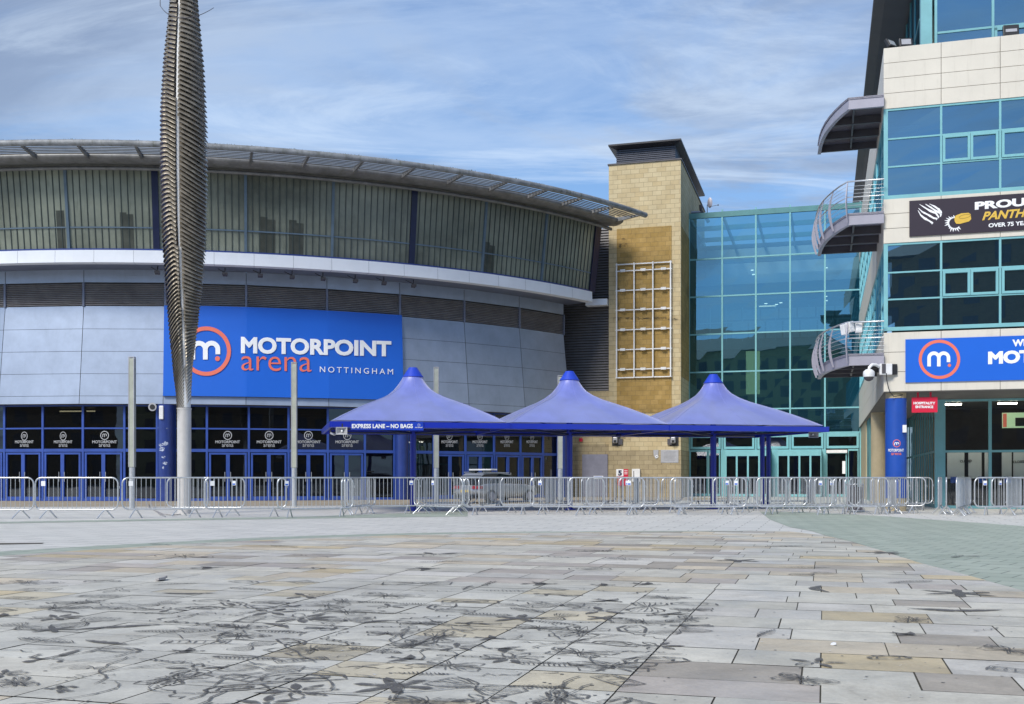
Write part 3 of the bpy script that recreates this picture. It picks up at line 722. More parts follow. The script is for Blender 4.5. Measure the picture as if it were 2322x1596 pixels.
# white band in panels
nb = 0; a = PG0 + R_(.3)
pa = R_(3.35)
bd = MB()
while a > PL:
    rev(bd, [(29.5, 11.26), (30.0, 11.255), (30.02, 10.70), (29.6, 10.69)], a - pa + .00035, a, 3, False); a -= pa
bd.build('white_band', M['band'], ARENA)
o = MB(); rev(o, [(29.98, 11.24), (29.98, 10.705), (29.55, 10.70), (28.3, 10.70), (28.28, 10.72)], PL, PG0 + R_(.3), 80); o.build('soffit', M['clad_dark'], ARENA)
# seams of the lower wall
SEAMV = [12, 190, 375, 558, 741, 906, 1052, 1177]
SE = [phi_at(v, 28.3) for v in SEAMV]; d0 = SE[1] - SE[0]
SE = [SE[0] - d0 * k for k in (4, 3, 2, 1)] + SE + [phi_at(1287, 28.6)]
def chord_r(r, phi):
    for i in range(len(SE) - 1):
        if SE[i] <= phi <= SE[i + 1] or (i == 0 and phi < SE[0]) or (i == len(SE) - 2 and phi > SE[-1]):
            mid = (SE[i] + SE[i + 1]) / 2; return r * math.cos((SE[i + 1] - SE[i]) / 2) / math.cos(phi - mid)
def wall_r(z): return 28.3 + .5 * (9.03 - min(z, 9.03)) / 4.57
zs = [9.03, 7.95, 6.90, 5.86, 4.83, 4.46]
bk = MB(); ld = MB(); cl = MB(); up = MB()
for i in range(len(SE) - 1):
    a0, a1 = SE[i] + .00045, SE[i + 1] - .00045
    up.add([ap(28.3, a0, 10.12), ap(28.3, a1, 10.12), ap(28.3, a1, 10.72), ap(28.3, a0, 10.72)], [(0, 1, 2, 3)])
    for j in range(5):
        zt, zb = zs[j] - .008, zs[j + 1] + .008; rt, rb_ = wall_r(zt), wall_r(zb)
        cl.add([ap(rb_, a0, zb), ap(rb_, a1, zb), ap(rt, a1, zt), ap(rt, a0, zt)], [(0, 1, 2, 3)])
    ld.cm = 0
    nl = 12
    for j in range(nl):
        zt = 10.08 - j * (1.03 / nl); ld.add([ap(28.20, a0, zt - .075), ap(28.20, a1, zt - .075), ap(28.33, a1, zt - .068), ap(28.33, a0, zt - .068), ap(28.25, a1, zt - .008), ap(28.25, a0, zt - .008)], [(0, 1, 2, 3), (3, 2, 4, 5)])
    bk.add([ap(28.16, SE[i], 4.44), ap(28.16, SE[i + 1], 4.44), ap(28.16, SE[i + 1], 10.71), ap(28.16, SE[i], 10.71)], [(0, 1, 2, 3)])
    bk.add([ap(wall_r(4.46) - .02, SE[i], 4.45), ap(wall_r(4.46) - .02, SE[i + 1], 4.45), ap(28.25, SE[i + 1], 9.02), ap(28.25, SE[i], 9.02)], [(0, 1, 2, 3)])
    bk.add([ap(wall_r(4.46), SE[i], 4.45), ap(wall_r(4.46), SE[i + 1], 4.45), ap(27.0, SE[i + 1], 4.45), ap(27.0, SE[i], 4.45)], [(0, 1, 2, 3)])
for i in range(len(SE)):
    pm = MB(); a = SE[i]; d_ = .05 / 28
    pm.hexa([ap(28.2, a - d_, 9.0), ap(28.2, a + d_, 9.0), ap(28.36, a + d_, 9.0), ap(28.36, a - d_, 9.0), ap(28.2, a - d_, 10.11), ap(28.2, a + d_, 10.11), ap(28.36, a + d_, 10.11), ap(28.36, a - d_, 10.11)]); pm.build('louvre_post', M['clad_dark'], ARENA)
up.build('fascia_panel', M['clad'], ARENA); cl.build('cladding', M['clad'], ARENA); ld.build('louvre', M['louvre'], ARENA); bk.build('wall', M['joint'], ARENA)
ends = MB(); aE = SE[-1]
ends.add([ap(wall_r(4.46), aE, 4.46), ap(20, aE + .05, 4.46), ap(20, aE + .05, 10.7), ap(28.3, aE, 10.7), ap(28.3, aE, 9.03)], [(0, 1, 2, 3, 4)])
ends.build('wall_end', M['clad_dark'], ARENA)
for a_ in (SE[-1], PL): q = MB(); q.add([ap(28.2, a_, 0), ap(20, a_ + .04, 0), ap(20, a_ + .04, 4.46), ap(28.2, a_, 4.46)], [(0, 1, 2, 3)]); q.build('foyer_light_blocker', M['black'], ARENA)  # unseen end walls added to keep sky light out of the foyer
# entrance glazing
GR = 28.35
def gpt(phi, off=0): return chord_r(GR + off, phi)
bays = [(-78, 10, 1), (10, 97, 1), (97, 188, 1), (188, 282, 1), (282, 356, 0), (396, 469, 0), (469, 564, 1), (564, 654, 1), (654, 743, 1), (743, 827, 1), (827, 894, 0), (925, 983, 0), (983, 1055, 1), (1055, 1120, 1), (1120, 1180, 1), (1180, 1231, 1), (1231, 1264, 0), (-165, -78, 1), (-250, -165, 0)]
def bar(mb, phi0, r, z0, z1, wd, dp):
    d_ = wd / 2 / r
    mb.hexa([ap(r - dp, phi0 - d_, z0), ap(r - dp, phi0 + d_, z0), ap(r, phi0 + d_, z0), ap(r, phi0 - d_, z0), ap(r - dp, phi0 - d_, z1), ap(r - dp, phi0 + d_, z1), ap(r, phi0 + d_, z1), ap(r, phi0 - d_, z1)])
def hbar(mb, a0, a1, r, z0, z1, dp):
    mb.hexa([ap(r - dp, a0, z0), ap(r - dp, a1, z0), ap(r, a1, z0), ap(r, a0, z0), ap(r - dp, a0, z1), ap(r - dp, a1, z1), ap(r, a1, z1), ap(r, a0, z1)])
for x0, x1, dr in bays:
    a0, a1 = phi_at(x0, GR), phi_at(x1, GR)
    fm = MB(); bar(fm, a0, GR + .03, 0, 4.45, .10, .12); bar(fm, a1, GR + .025, 0, 4.45, .10, .12)
    hbar(fm, a0, a1, GR + .02, 3.33, 3.40, .1); hbar(fm, a0, a1, GR + .021, 2.28, 2.42, .1); hbar(fm, a0, a1, GR + .02, 4.38, 4.448, .1); hbar(fm, a0, a1, GR + .02, 0.0, .12, .1)
    fr = fm.build('window', M['doorblue'], ARENA)
    pn = MB(); pn.add([ap(GR - .03, a0, .1), ap(GR - .03, a1, .1), ap(GR - .03, a1, 4.4), ap(GR - .03, a0, 4.4)], [(0, 1, 2, 3)]); pn.build('pane', M['glass_door'], fr)
    if dr:
        am = (a0 + a1) / 2; e_ = .10 / GR
        for s0, s1 in ((a0 + e_, am), (am, a1 - e_)):
            dm = MB()
            for q, wd in ((s0 + .04 / GR, .09), (s1 - .04 / GR, .09)): bar(dm, q, GR + .04, .02, 2.25, wd, .06)
            hbar(dm, s0, s1, GR + .038, .02, .20, .05); hbar(dm, s0, s1, GR + .038, 2.16, 2.25, .05)
            d = dm.build('door', M['doorblue'], ARENA)
            hd = MB(); hx = s1 - .13 / GR if s1 == am else s0 + .13 / GR
            hd.tube([ap(GR + .10, hx, .9), ap(GR + .10, hx, 1.35)], .015, 6); hd.build('handle', M['steel'], d)
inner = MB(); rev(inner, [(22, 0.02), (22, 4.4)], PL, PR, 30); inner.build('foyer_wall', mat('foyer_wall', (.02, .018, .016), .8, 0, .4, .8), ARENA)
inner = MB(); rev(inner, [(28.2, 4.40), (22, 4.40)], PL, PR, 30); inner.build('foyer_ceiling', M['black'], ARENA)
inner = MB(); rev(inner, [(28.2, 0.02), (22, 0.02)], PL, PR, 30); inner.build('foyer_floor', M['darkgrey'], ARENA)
for x0, x1, y in ((135, 186, 926), (196, 214, 926), (1008, 1020, 953)):
    s_ = MB(); p0 = phi_at(x0, 26.5); p1 = phi_at(x1, 26.5); z = 4.25; hbar(s_, p0, p1, 26.5, z, z + .05, .1); s_.build('ceiling_light', M['lit'], ARENA)
# things seen through the foyer glass
for x, y0, y1, wd, m_ in ((62, 935, 1010, .9, 'sign_gold'), (500, 1035, 1060, 1.0, 'sign_red'), (235, 1045, 1090, .5, 'plaque'), (268, 1050, 1100, .35, 'interior_pale'), (700, 1050, 1100, .5, 'sign_red'), (640, 940, 1100, .3, 'tan'), (880, 1060, 1120, .5, 'sign_red'), (330, 1060, 1110, .6, 'interior_pale')):
    pass
# round blue columns
for x0, x1, ff in ((358, 395, 1), (897, 925, 0), (1268, 1284, 0)):
    r = GR + .25; pc = phi_at((x0 + x1) / 2, r); c = ap(r, pc, 0); Y = ACY + c[1]; rad = (x1 - x0) / 2 * Y / F
    q = MB(); q.cyl(c, rad, 0, 4.44, 28); q.build('column', M['bluesteel'], ARENA)
# scuffed paint on the left column
# logos on the door glass
for x, k in ((55, .75), (143, .75), (237, 1), (516, 1), (610, 1), (699, 1), (787, .95), (1019, .66), (1088, .6), (1149, .52), (1206, .45)):
    def onf(X, Y, _k=k):
        a = phi_at(X, GR + .0); return ap(GR + .0, a, z_at(Y, GR, a))
    lg = MB(); cy0 = 987 + (1 - k) * 6
    ring_to(lg, (x, cy0), 9 * k, 1.7 * k, onf, 28, 9.3 * (1 if k > .7 else .85))
    m_glyph(lg, x - 4.2 * k, cy0 - 4, cy0 + 4, 4.2 * k, 1.6 * k, onf)
    text_to(lg, 'MOTORPOINT', (x - 28 * k, x + 28 * k, 998.5, 1005, 998.5, 1005), onf, .03)
    text_to(lg, 'arena', (x - 13 * k, x + 13 * k, 1007, 1013, 1007, 1013), onf, .0)
    lo_ = lg.build('door_decal', M['logo_grey'], ARENA)
# ---- small things on the arena
def on_wall(x, y, off=0.0):
    a = phi_at(x, 28.55); z = z_at(y, 28.55, a)
    for _ in range(4):
        r = chord_r(wall_r(z) + off, phi_at(x, wall_r(z) + off)); a = phi_at(x, r); z = z_at(y, r, a)
    return (ACX + r * math.sin(a), ACY - r * math.cos(a), z)
BN = thing('arena_sign', 'very large blue sign with white MOTORPOINT lettering and coral ring on the arena wall', 'sign')
bx = [372, 375] + [375 + (906 - 375) * i / 12 for i in range(1, 12)] + [906, 911]
pan = MB(); rows_ = []
xs = [372 + 539 * i / 72 for i in range(73)]
def topy(x): return 692.5 + (0 if x < 375 else 22 * ((x - 375) / 535) ** 1.7)
def boty(x): return 897.5 + 9.5 * (max(0, x - 375) / 535) ** 1.5
vt = []
for x in xs:
    xb = x - 2.5 if x < 450 else (x + 4 if x > 900 else x)
    vt += [on_wall(x, topy(x), .14), on_wall(xb, boty(x), .14), on_wall(x, topy(x), .02), on_wall(xb, boty(x), .02)]
fs = []
for i in range(len(xs) - 1):
    a = 4 * i; b_ = a + 4; fs += [(a, a + 1, b_ + 1, b_), (a, b_, b_ + 2, a + 2), (a + 1, a + 3, b_ + 3, b_ + 1)]
e_ = 4 * (len(xs) - 1); fs += [(0, 2, 3, 1), (e_, e_ + 1, e_ + 3, e_ + 2)]
pan.add(vt, fs); recalc(pan.build('panel', M['sign_blue'], BN))
sw = lambda x, y: on_wall(x, y, .18)
t_ = MB(); text_to(t_, 'MOTORPOINT', (546, 887, 763, 801, 773, 808.5), sw, .042); text_to(t_, 'NOTTINGHAM', (725, 891, 830.5, 843.5, 836.5, 849), sw, .0, 1.45); t_.build('lettering', M['sign_white'], BN)
t_ = MB(); text_to(t_, 'arena', (547, 706, 807, 839.5, 810, 843), sw, -.006); t_.build('lettering', M['sign_coral'], BN)
t_ = MB(); ring_to(t_, (467.5, 796), 51.5, 9, sw); disc_to(t_, (493, 813), 5.6, sw); t_.build('ring', M['sign_coral'], BN)
t_ = MB(); m_glyph(t_, 437, 772.5, 815, 28.4, 10.8, sw); t_.build('logo', M['sign_white'], BN)
# floodlights hanging below the white band
for k, x in enumerate((357, 510, 590, 662, 732, 805, 870, 937)):
    a = phi_at(x, 29.3); c = (ACX + 29.3 * math.sin(a), ACY - 29.3 * math.cos(a), 10.69)
    where = ['half hidden beside the twisted sculpture', 'just right of the twisted sculpture', 'third from the sculpture', 'fourth from the sculpture', 'fifth from the sculpture', 'third from the right end', 'second from the right end', 'rightmost of the row'][k]
    fl = thing('floodlight', 'small dark floodlight bracket under the white band, ' + where, 'floodlight', c, a, 'floodlights under the white band')
    q = MB(); q.tube([(0, 0, 0), (0, 0, -.14), (-.02, -.02, -.24)], .022, 6); q.tube([(-.32, .2, -.02), (-.12, 0, -.16), (0, 0, -.2)], .018, 6); q.build('bracket', M['black'], fl)
    q = MB(); q.hexa([(-.12, -.10, -.33), (.12, -.10, -.33), (.10, .06, -.38), (-.10, .06, -.38), (-.12, -.12, -.22), (.12, -.12, -.22), (.10, .04, -.25), (-.10, .04, -.25)]); q.build('lamp_head', M['darkgrey'], fl)
# white speaker box + round speaker by the left column
a = phi_at(367, 28.9); c = ap(28.95, a, 0); q = thing('wall_speaker', 'slim white box speaker high on the scuffed blue column by the sculpture', 'speaker', (ACX + c[0], ACY + c[1], 3.75))
k = MB(); k.box(-.10, .10, -.09, .09, 0, .62); bevel(k.build('box', M['whitepaint'], q), .03)
k = MB(); k.box(-.03, .03, .06, .2, .25, .35); k.build('bracket', M['darkgrey'], q)
c = at_depth(348, 923, 49.2); q = thing('round_speaker', 'round dark loudspeaker under the cladding left of the white box speaker', 'speaker', c)
k = MB(); k.tube([(0, 0, 0), (0, -.08, 0), (0, -.16, 0)], [.10, .15, .19], 18, cap=True); k.build('horn', M['plaque'], q)
k = MB(); k.tube([(0, -.165, 0), (0, -.18, 0)], .12, 14); k.build('cone', M['black'], q)
# paint scuffs on the blue column
a = phi_at(376.5, GR + .25); cc = ap(GR + .25, a, 0); Yc = ACY + cc[1]; rad = 18.5 * Yc / F + .004
sc = MB(); rs = random.Random(9)
def on_col(x, y):
    dx = max(-.97, min(.97, (x - 376.5) / 18.5)); th = math.asin(dx); Yf = Yc - rad * math.cos(th)
    return (cc[0] + rad * math.sin(th) , cc[1] - rad * math.cos(th), CH + (HY - y) * Yf / F)
for (x, y, rx, ry) in ((377, 1008, 9, 4), (372, 1018, 9, 7), (382, 1005, 6, 5), (369, 1009, 6, 3), (377, 1036, 5, 4), (380, 1050, 6, 4), (384, 971, 3, 1.2), (362, 970, 1.6, 1), (376, 1060, 3, 4)):
    pts = [(x + rx * rs.uniform(.55, 1.1) * math.cos(2 * math.pi * i / 16), y + ry * rs.uniform(.5, 1.1) * math.sin(2 * math.pi * i / 16)) for i in range(16)]
    sc.add([on_col(x, y)] + [on_col(*p) for p in pts], [(0, i + 1, (i + 1) % 16 + 1) for i in range(16)])
def scuff_mat():
    m = bpy.data.materials.new('flaked_paint'); m.use_nodes = True; t = m.node_tree; p = t.nodes['Principled BSDF']; p.inputs['Base Color'].default_value = (.5, .56, .72, 1)
    c = t.nodes.new('ShaderNodeTexCoord'); n = t.nodes.new('ShaderNodeTexNoise'); n.inputs['Scale'].default_value = 14; n.inputs['Detail'].default_value = 6
    t.links.new(c.outputs['Object'], n.inputs['Vector']); r = t.nodes.new('ShaderNodeMapRange'); r.inputs['From Min'].default_value = .35; r.inputs['From Max'].default_value = .6
    t.links.new(n.outputs['Fac'], r.inputs['Value']); t.links.new(r.outputs[0], p.inputs['Alpha']); return m
sc.build('paint_scuff', scuff_mat(), ARENA)

# ------------------------------------------------------------------ stone tower
TO = (5.4, 60.0); TF = Facade(*TO)
TW = thing('stone_tower', 'tall buff stone stair tower with louvred cap between the arena and the glass atrium', 'tower', (TO[0], TO[1], 0), -TH)
tw, td, tz = 4.0, 12.2, 18.5
def tfn(off): return TF.fn(off)
zt_ = TF.wz(1440, 517)[1]; zb_ = TF.wz(1440, 936)[1]; zl = TF.wz(1440, 1021)[1]
q = MB(); q.box(0, tw, 0, td, zl, tz); q.build('wall', M['tower'], TW)
q = MB(); q.box(-.02, tw + .02, -.02, td, 0, zl); q.build('plinth', M['lowstone'], TW)
q = MB(); q.box(.46, 3.5, -.03, 0, zb_, zt_); q.build('rough_panel', M['ochre'], TW)
q = MB(); q.box(tw, tw + .03, .35, 3.6, zb_ + 2, zt_); q.build('rough_panel', M['ochre'], TW)
q = MB(); q.box(-.06, tw + .06, -.06, td + .05, tz, tz + .07); q.build('coping', M['darkgrey'], TW)
q = MB()
for j in range(8): z = tz + .12 + j * .105; q.box(.35, tw - .35, .4, td - .4, z, z + .06)
q.build('louvre', mat('cap_louvre', (.07, .075, .10), .4, .2), TW)
q = MB(); q.box(.40, tw - .40, .45, td - .45, tz + .07, tz + 1.0); q.build('cap_core', M['black'], TW)
q = MB(); z0, z1 = tz + .62, tz + 1.06
ou = [(0.0, -.0), (tw, 0), (tw + .55, td), (0, td)]
ou = [(-.02, -.05), (tw + .02, -.05), (tw + .02, td), (-.02, td)]; inn_ = [(.35, .42), (tw - .35, .42), (tw - .35, td - .4), (.35, td - .4)]
q.add([(*p, z1) for p in ou] + [(*p, z1 + .09) for p in ou] + [(*p, z1 - .12) for p in inn_], [(4, 5, 6, 7), (0, 1, 5, 4), (1, 2, 6, 5), (2, 3, 7, 6), (3, 0, 4, 7), (0, 8, 9, 1), (1, 9, 10, 2), (2, 10, 11, 3), (3, 11, 8, 0)])
recalc(q.build('cap_roof', mat('cap_metal', (.03, .03, .036), .5), TW))
# wing wall between tower and arena (louvres above, stone below)
WW = thing('louvred_wall', 'brown louvred wall over a stone base, squeezed between the arena and the stone tower', 'wall', (TO[0], TO[1], 0), -TH)
z_l = TF.wz(1340, 886)[1]
q = MB(); q.box(-4.2, -.02, .25, .6, 2.95, z_l); q.build('wall', M['tower'], WW)
q = MB(); q.box(-4.2, -.02, .23, .6, 0, 2.95); q.build('plinth', M['lowstone'], WW)
q = MB(); z = z_l + .02
while z < 15.0: q.hexa([(-6.2, .22, z), (-.03, .22, z), (-.03, .32, z), (-6.2, .32, z), (-6.2, .27, z + .10), (-.03, .27, z + .10), (-.03, .36, z + .10), (-6.2, .36, z + .10)]); z += .15
q.build('louvre', mat('grey_brown_louvre', (.15, .145, .15), .5, .2), WW)
q = MB(); q.box(-6.2, -.03, .37, .6, z_l, 15.1); q.build('backing', M['joint'], WW)
q = MB(); za = TF.wz(1355, 694)[1]; q.box(-1.25, -.03, -.35, .21, za, za + .35); q.build('coping', M['band'], WW)
q = MB(); x0 = TF.wz(1318, 0)[0]; x1 = TF.wz(1376, 0)[0]; q.box(x0, x1, .16, .229, 0.02, TF.wz(1340, 1030)[1]); d = q.build('door', M['doorgrey'], WW)
q = MB(); sx = TF.wz(1355, 1086)[0]; q.box(sx - .28, sx + .28, .145, .159, CH - .10, CH + .08); q.build('door_plate', M['sign_white'], d)
q = MB(); q.box(sx - .22, sx + .22, .138, .1445, CH - .06, CH + .04); q.build('plate_text', M['sign_blue'], d)
x0, z0 = TF.wz(1315, 997); bb = MB(); bb.box(-.1, .1, -.08, 0, -.1, .1); o = bevel(bb.build('alarm_box', M['sign_red'], None, Vector((TO[0], TO[1], 0)) + E1 * x0 + E2 * .22 + Vector((0, 0, z0)), -TH), .02)
tag(o, 'small dark red alarm box on the stone wall above the grey door', 'alarm')
stains = []; rs = random.Random(12)
for (x, y, rx, ry) in ((1400, 722, 14, 5), (1440, 722, 30, 3.4), (1490, 722, 34, 3.2), (1525, 724, 12, 3), (1398, 690, 8, 9), (1402, 660, 6, 8), (1462, 985, 40, 7), (1420, 990, 14, 10), (1410, 550, 14, 12)):
    pts = [(x + rx * rs.uniform(.8, 1.1) * math.cos(2 * math.pi * i / 20), y + ry * rs.uniform(.7, 1.1) * math.sin(2 * math.pi * i / 20)) for i in range(20)]
    g_ = TF.fn(.0345 + .0004 * rx if y < 936 else .006 + .0001 * rx); stains.append(([g_(x, y)] + [g_(*p) for p in pts], [(0, i + 1, (i + 1) % 20 + 1) for i in range(20)]))
def soot():
    m = bpy.data.materials.new('soot_stain'); m.use_nodes = True; t = m.node_tree; p = t.nodes['Principled BSDF']; p.inputs['Base Color'].default_value = (.10, .08, .05, 1); p.inputs['Roughness'].default_value = .9
    c = t.nodes.new('ShaderNodeTexCoord'); n = t.nodes.new('ShaderNodeTexNoise'); n.inputs['Scale'].default_value = 3.5; n.inputs['Detail'].default_value = 8; n.inputs['Roughness'].default_value = .65
    t.links.new(c.outputs['Object'], n.inputs['Vector']); r_ = t.nodes.new('ShaderNodeMapRange'); r_.interpolation_type = 'SMOOTHSTEP'; r_.inputs['From Min'].default_value = .42; r_.inputs['From Max'].default_value = .7; r_.inputs['To Max'].default_value = .75
    t.links.new(n.outputs['Fac'], r_.inputs['Value']); t.links.new(r_.outputs[0], p.inputs['Alpha']); return m
M['soot'] = soot()
for v_, f_ in stains: MB().add(v_, f_).build('soot_stain', M['soot'], TW)
# white steel frame
FR = thing('sign_frame', 'empty white metal lattice frame bolted to the stone tower', 'frame', (TO[0], TO[1], 0), -TH)
xa, ztop = TF.wz(1398, 599); xb, zbot = TF.wz(1522, 855)
vx = [TF.wz(x, 0)[0] for x in (1399, 1438.5, 1481, 1521)]
for i, x in enumerate(vx): q = MB(); q.box(x - .035, x + .035, -.22, -.16, zbot, ztop); q.build('post', M['whitepaint'], FR)
for i, y in enumerate((598, 613, 657.5, 702, 747, 792, 837, 855.5)):
    z = TF.wz(1460, y)[1]; q = MB(); q.box(xa - .05, xb + .05, -.155, -.10, z - .03, z + .03); ra = q.build('rail', M['whitepaint'], FR)
    if 0 < i < 7:
        for x in (1413, 1459, 1505):
            wx = TF.wz(x, 0)[0]; q = MB(); q.box(wx - .14, wx + .14, -.26, -.221, z - .07, z + .07); q.box(wx - .02, wx + .02, -.22, 0, z - .02, z + .02); q.build('clamp', M['whitepaint'], ra)
# niches with projectors
for s, x in (('left', 1397), ('right', 1528)):
    wx, z = TF.wz(x, 1000); wx += 0
    n_ = thing('wall_camera', 'white and grey camera unit in the dark %s-hand niche of the stone tower' % ('left' if s == 'left' else 'right'), 'camera', Vector((TO[0], TO[1], 0)) + E1 * wx + Vector((0, 0, z)), -TH, 'camera niches on the tower')
    q = MB(); q.box(-.24, .24, -.035, -.022, -.26, .34); q.build('niche', M['black'], n_)
    q = MB(); q.box(-.16, .10, -.28, -.04, -.12, .22); bevel(q.build('housing', M['plaque'], n_), .05)
    q = MB(); q.box(-.10, .05, -.30, -.281, -.08, .05); q.build('lens', M['black'], n_)
    q = MB(); q.box(.13 if s == 'left' else -.36, .36 if s == 'left' else -.13, -.10, -.03, -.2, .12); q.build('bracket', M['darkgrey'], n_)
# plaque, crest, fire point sign, cabinet
def plate(name, label, cat, x0, x1, y0, y1, m, dep=.03, base=.02):
    a, zt = TF.wz(x0, y0); b_, zb = TF.wz(x1, y1); t = thing(name, label, cat, (TO[0], TO[1], 0), -TH)
    q = MB(); q.box(a, b_, -base - dep, -base, zb, zt); bevel(q.build('panel', m, t), .006); return t
p = plate('wall_plaque', 'large pale grey text plaque on the lower stone tower wall', 'plaque', 1498, 1538, 1020, 1049, M['plaque'])
tt = MB(); f = TF.fn(.053)
for j in range(8): ribbon_to(tt, [(1503 + (2 if j else 6), 1023 + j * 2.9), (1533 - (j % 3) * 2, 1023 + j * 2.9)], .7, f)
tt.build('inscription', mat('plaque_text', (.25, .25, .27), .6), p)
p = thing('wall_crest', 'small carved crest with a round emblem beside the grey plaque', 'crest', (TO[0], TO[1], 0), -TH)
q = MB(); f = TF.fn(.05); pts = [(1481, 1020), (1493, 1020), (1492, 1033), (1487, 1041), (1482, 1033)]
q.prism(pts, lambda p_, d: TF.fn(d)(*p_), .05, .02); recalc(q.build('shield', M['plaque'], p))
q = MB(); disc_to(q, (1489, 1035), 3.6, TF.fn(.056)); q.build('emblem', M['sign_white'], p)
q = MB(); ribbon_to(q, [(1487, 1033.2), (1491, 1036.8)], .8, TF.fn(.06)); ribbon_to(q, [(1491, 1033.2), (1487, 1036.8)], .8, TF.fn(.0605)); q.build('mark', M['joint'], p)
p = plate('number_sign', 'white sign with a dark blue 5 on the stone tower beside a red fire panel', 'sign', 1397, 1413.5, 1063.5, 1080, M['sign_white'])
q = MB(); text_to(q, '5', (1401.5, 1410, 1066, 1078.5, 1066, 1078.5), TF.fn(.056), .06); q.build('numeral', M['navy'], p)
p = plate('fire_panel', 'red fire point board with white print on the stone tower', 'sign', 1413.8, 1424, 1063.5, 1101, M['sign_red'])
q = MB()
for j in range(3): ribbon_to(q, [(1415.5, 1067 + 3.6 * j), (1422.5, 1067 + 3.6 * j)], 1.3, TF.fn(.056))
q.build('lettering', M['sign_white'], p)
p = plate('red_cabinet', 'red cabinet on the tower wall below the number 5 sign', 'cabinet', 1401, 1413.4, 1080.3, 1101, M['sign_red'], .10)
p = plate('meter_cabinet', 'white steel wall cabinet right of the red fire panel', 'cabinet', 1433.5, 1451.5, 1063, 1092, M['whitepaint'], .16)
q = MB(); q.box(TF.wz(1437, 0)[0], TF.wz(1438.5, 0)[0], -.20, -.181, CH - .02, CH + .35); q.build('latch', M['darkgrey'], p)
# pipe and dish on tower flank
D0 = Vector((TO[0], TO[1], 0)) + E1 * (tw + .15) + E2 * 6.2
q = thing('wall_camera', 'dark boom camera on an arm high on the side wall of the stone tower', 'camera', at_depth(1572, 482, 63.5))
k = MB(); k.tube([(-.15, 0, 0), (.45, 0, .04)], .07, 8); k.build('arm', M['greymetal'], q)
k = MB(); k.tube([(.42, 0, .45), (.44, 0, .1), (.95, .3, -.5)], .10, 8); k.build('housing', M['darkgrey'], q)
DS = thing('satellite_dish', 'small satellite dish on a bent pole above the atrium roof', 'satellite dish', at_depth(1603, 482, 70.0))
k = MB(); k.tube([(-.1, 0, -.2), (0, 0, 0), (0, 0, .5), (.1, 0, .55)], .025, 6); k.build('pole', M['darkgrey'], DS)
k = MB(); rr = [.0, .12, .22, .30]; pv = []
for j, r in enumerate(rr):
    for i in range(20): a = 2 * math.pi * i / 20; pv.append((.16 + r * math.cos(a) * .5 + j * .0, -.12 + .4 * r * r + r * math.cos(a) * -.25, .62 + r * math.sin(a) * 1.15))
k.add(pv, [(j * 20 + i, j * 20 + (i + 1) % 20, (j + 1) * 20 + (i + 1) % 20, (j + 1) * 20 + i) for j in range(3) for i in range(20)], True); k.build('reflector', M['greymetal'], DS)
k = MB(); k.tube([(.1, -.1, .35), (.6, -.35, .4)], .015, 6); k.tube([(.6, -.35, .4), (.68, -.38, .4)], .04, 8); k.build('feed_arm', M['darkgrey'], DS)

# ------------------------------------------------------------------ glass atrium
AO = (10.3, 62.5); AF = Facade(*AO); aw = 9.75; azt = 16.4; acol = 9.47 / 5
AT = thing('glass_atrium', 'tall blue glazed atrium entrance with teal mullions between the stone tower and the office building', 'building', (AO[0], AO[1], 0), -TH)
zr = [13.72, 11.55, 9.37, 7.18, 5.0, 3.62]
for i in range(6): q = MB(); x = i * acol; q.box(x - .045, x + .045, -.07, .06, 0, azt + (.12 if i in (1, 2, 3) else .05)); q.build('mullion', M['teal'], AT)
for z in zr: q = MB(); q.box(0, aw, -.045, .05, z - .04, z + .04); q.build('transom', M['teal'], AT)
q = MB(); q.box(0, aw, -.08, .10, azt - .30, azt); q.build('top_rail', M['tealdark'], AT)
edges = [azt] + zr + [2.85]
for i in range(5):
    for j in range(6):
        q = MB(); jt = lambda: random.uniform(-.009, .009); q.add([(i * acol, jt(), edges[j + 1]), ((i + 1) * acol, jt(), edges[j + 1]), ((i + 1) * acol, jt(), edges[j]), (i * acol, jt(), edges[j])], [(0, 1, 2), (0, 2, 3)] if False else [(0, 1, 2, 3)])
        # each pane sits a hair out of true, as sealed units do
        o = q.build('window_pane', M['glass_atrium'], AT)
# transom lights
for i in range(5):
    a0, a1 = i * acol + .08, (i + 1) * acol - .08; q = MB()
    q.box(a0, a1, -.08, .04, 3.38, 3.575); q.box(a0, a1, -.08, .04, 2.72, 2.86); q.box(a0, a0 + .12, -.08, .04, 2.86, 3.38); q.box(a1 - .12, a1, -.08, .04, 2.86, 3.38)
    w_ = q.build('window', M['teal'], AT)
    q = MB(); q.add([(a0 + .1, -.01, 2.84), (a1 - .1, -.01, 2.84), (a1 - .1, -.01, 3.4), (a0 + .1, -.01, 3.4)], [(0, 1, 2, 3)]); q.build('pane', M['glass_door'], w_)
# side lights at door level
def adoor(xa, xb, out_, name='door', header=.25, m='teal', n=2, top=2.68):
    a = AF.wz(xa, 0)[0]; b_ = AF.wz(xb, 0)[0]
    fm = MB(); fm.box(a, b_, -out_ - .05, -out_ + .05, top - header, top)
    if out_ > .2: fm.box(a, b_, -out_, 0.02, top, top + .06); fm.box(a, a + .07, -out_ + .05, -.02, 0, top); fm.box(b_ - .07, b_, -out_ + .05, -.02, 0, top)
    st = (b_ - a) / n
    for i in range(n + 1): fm.box(a + i * st - (.05 if i else 0), a + i * st + (.05 if i < n else 0), -out_ - .045, -out_ + .045, 0.02, top - header)
    fm.box(a, b_, -out_ - .04, -out_ + .04, .02, .16)
    d = fm.build(name, M[m], AT)
    q = MB(); q.add([(a, -out_, .1), (b_, -out_, .1), (b_, -out_, top - header), (a, -out_, top - header)], [(0, 1, 2, 3)]); q.build('pane', M['glass_door'], d); return d
adoor(1564, 1604, .0, 'window', .1, 'teal', 1); adoor(1606, 1632, .06, 'door', .2, 'teal', 1)
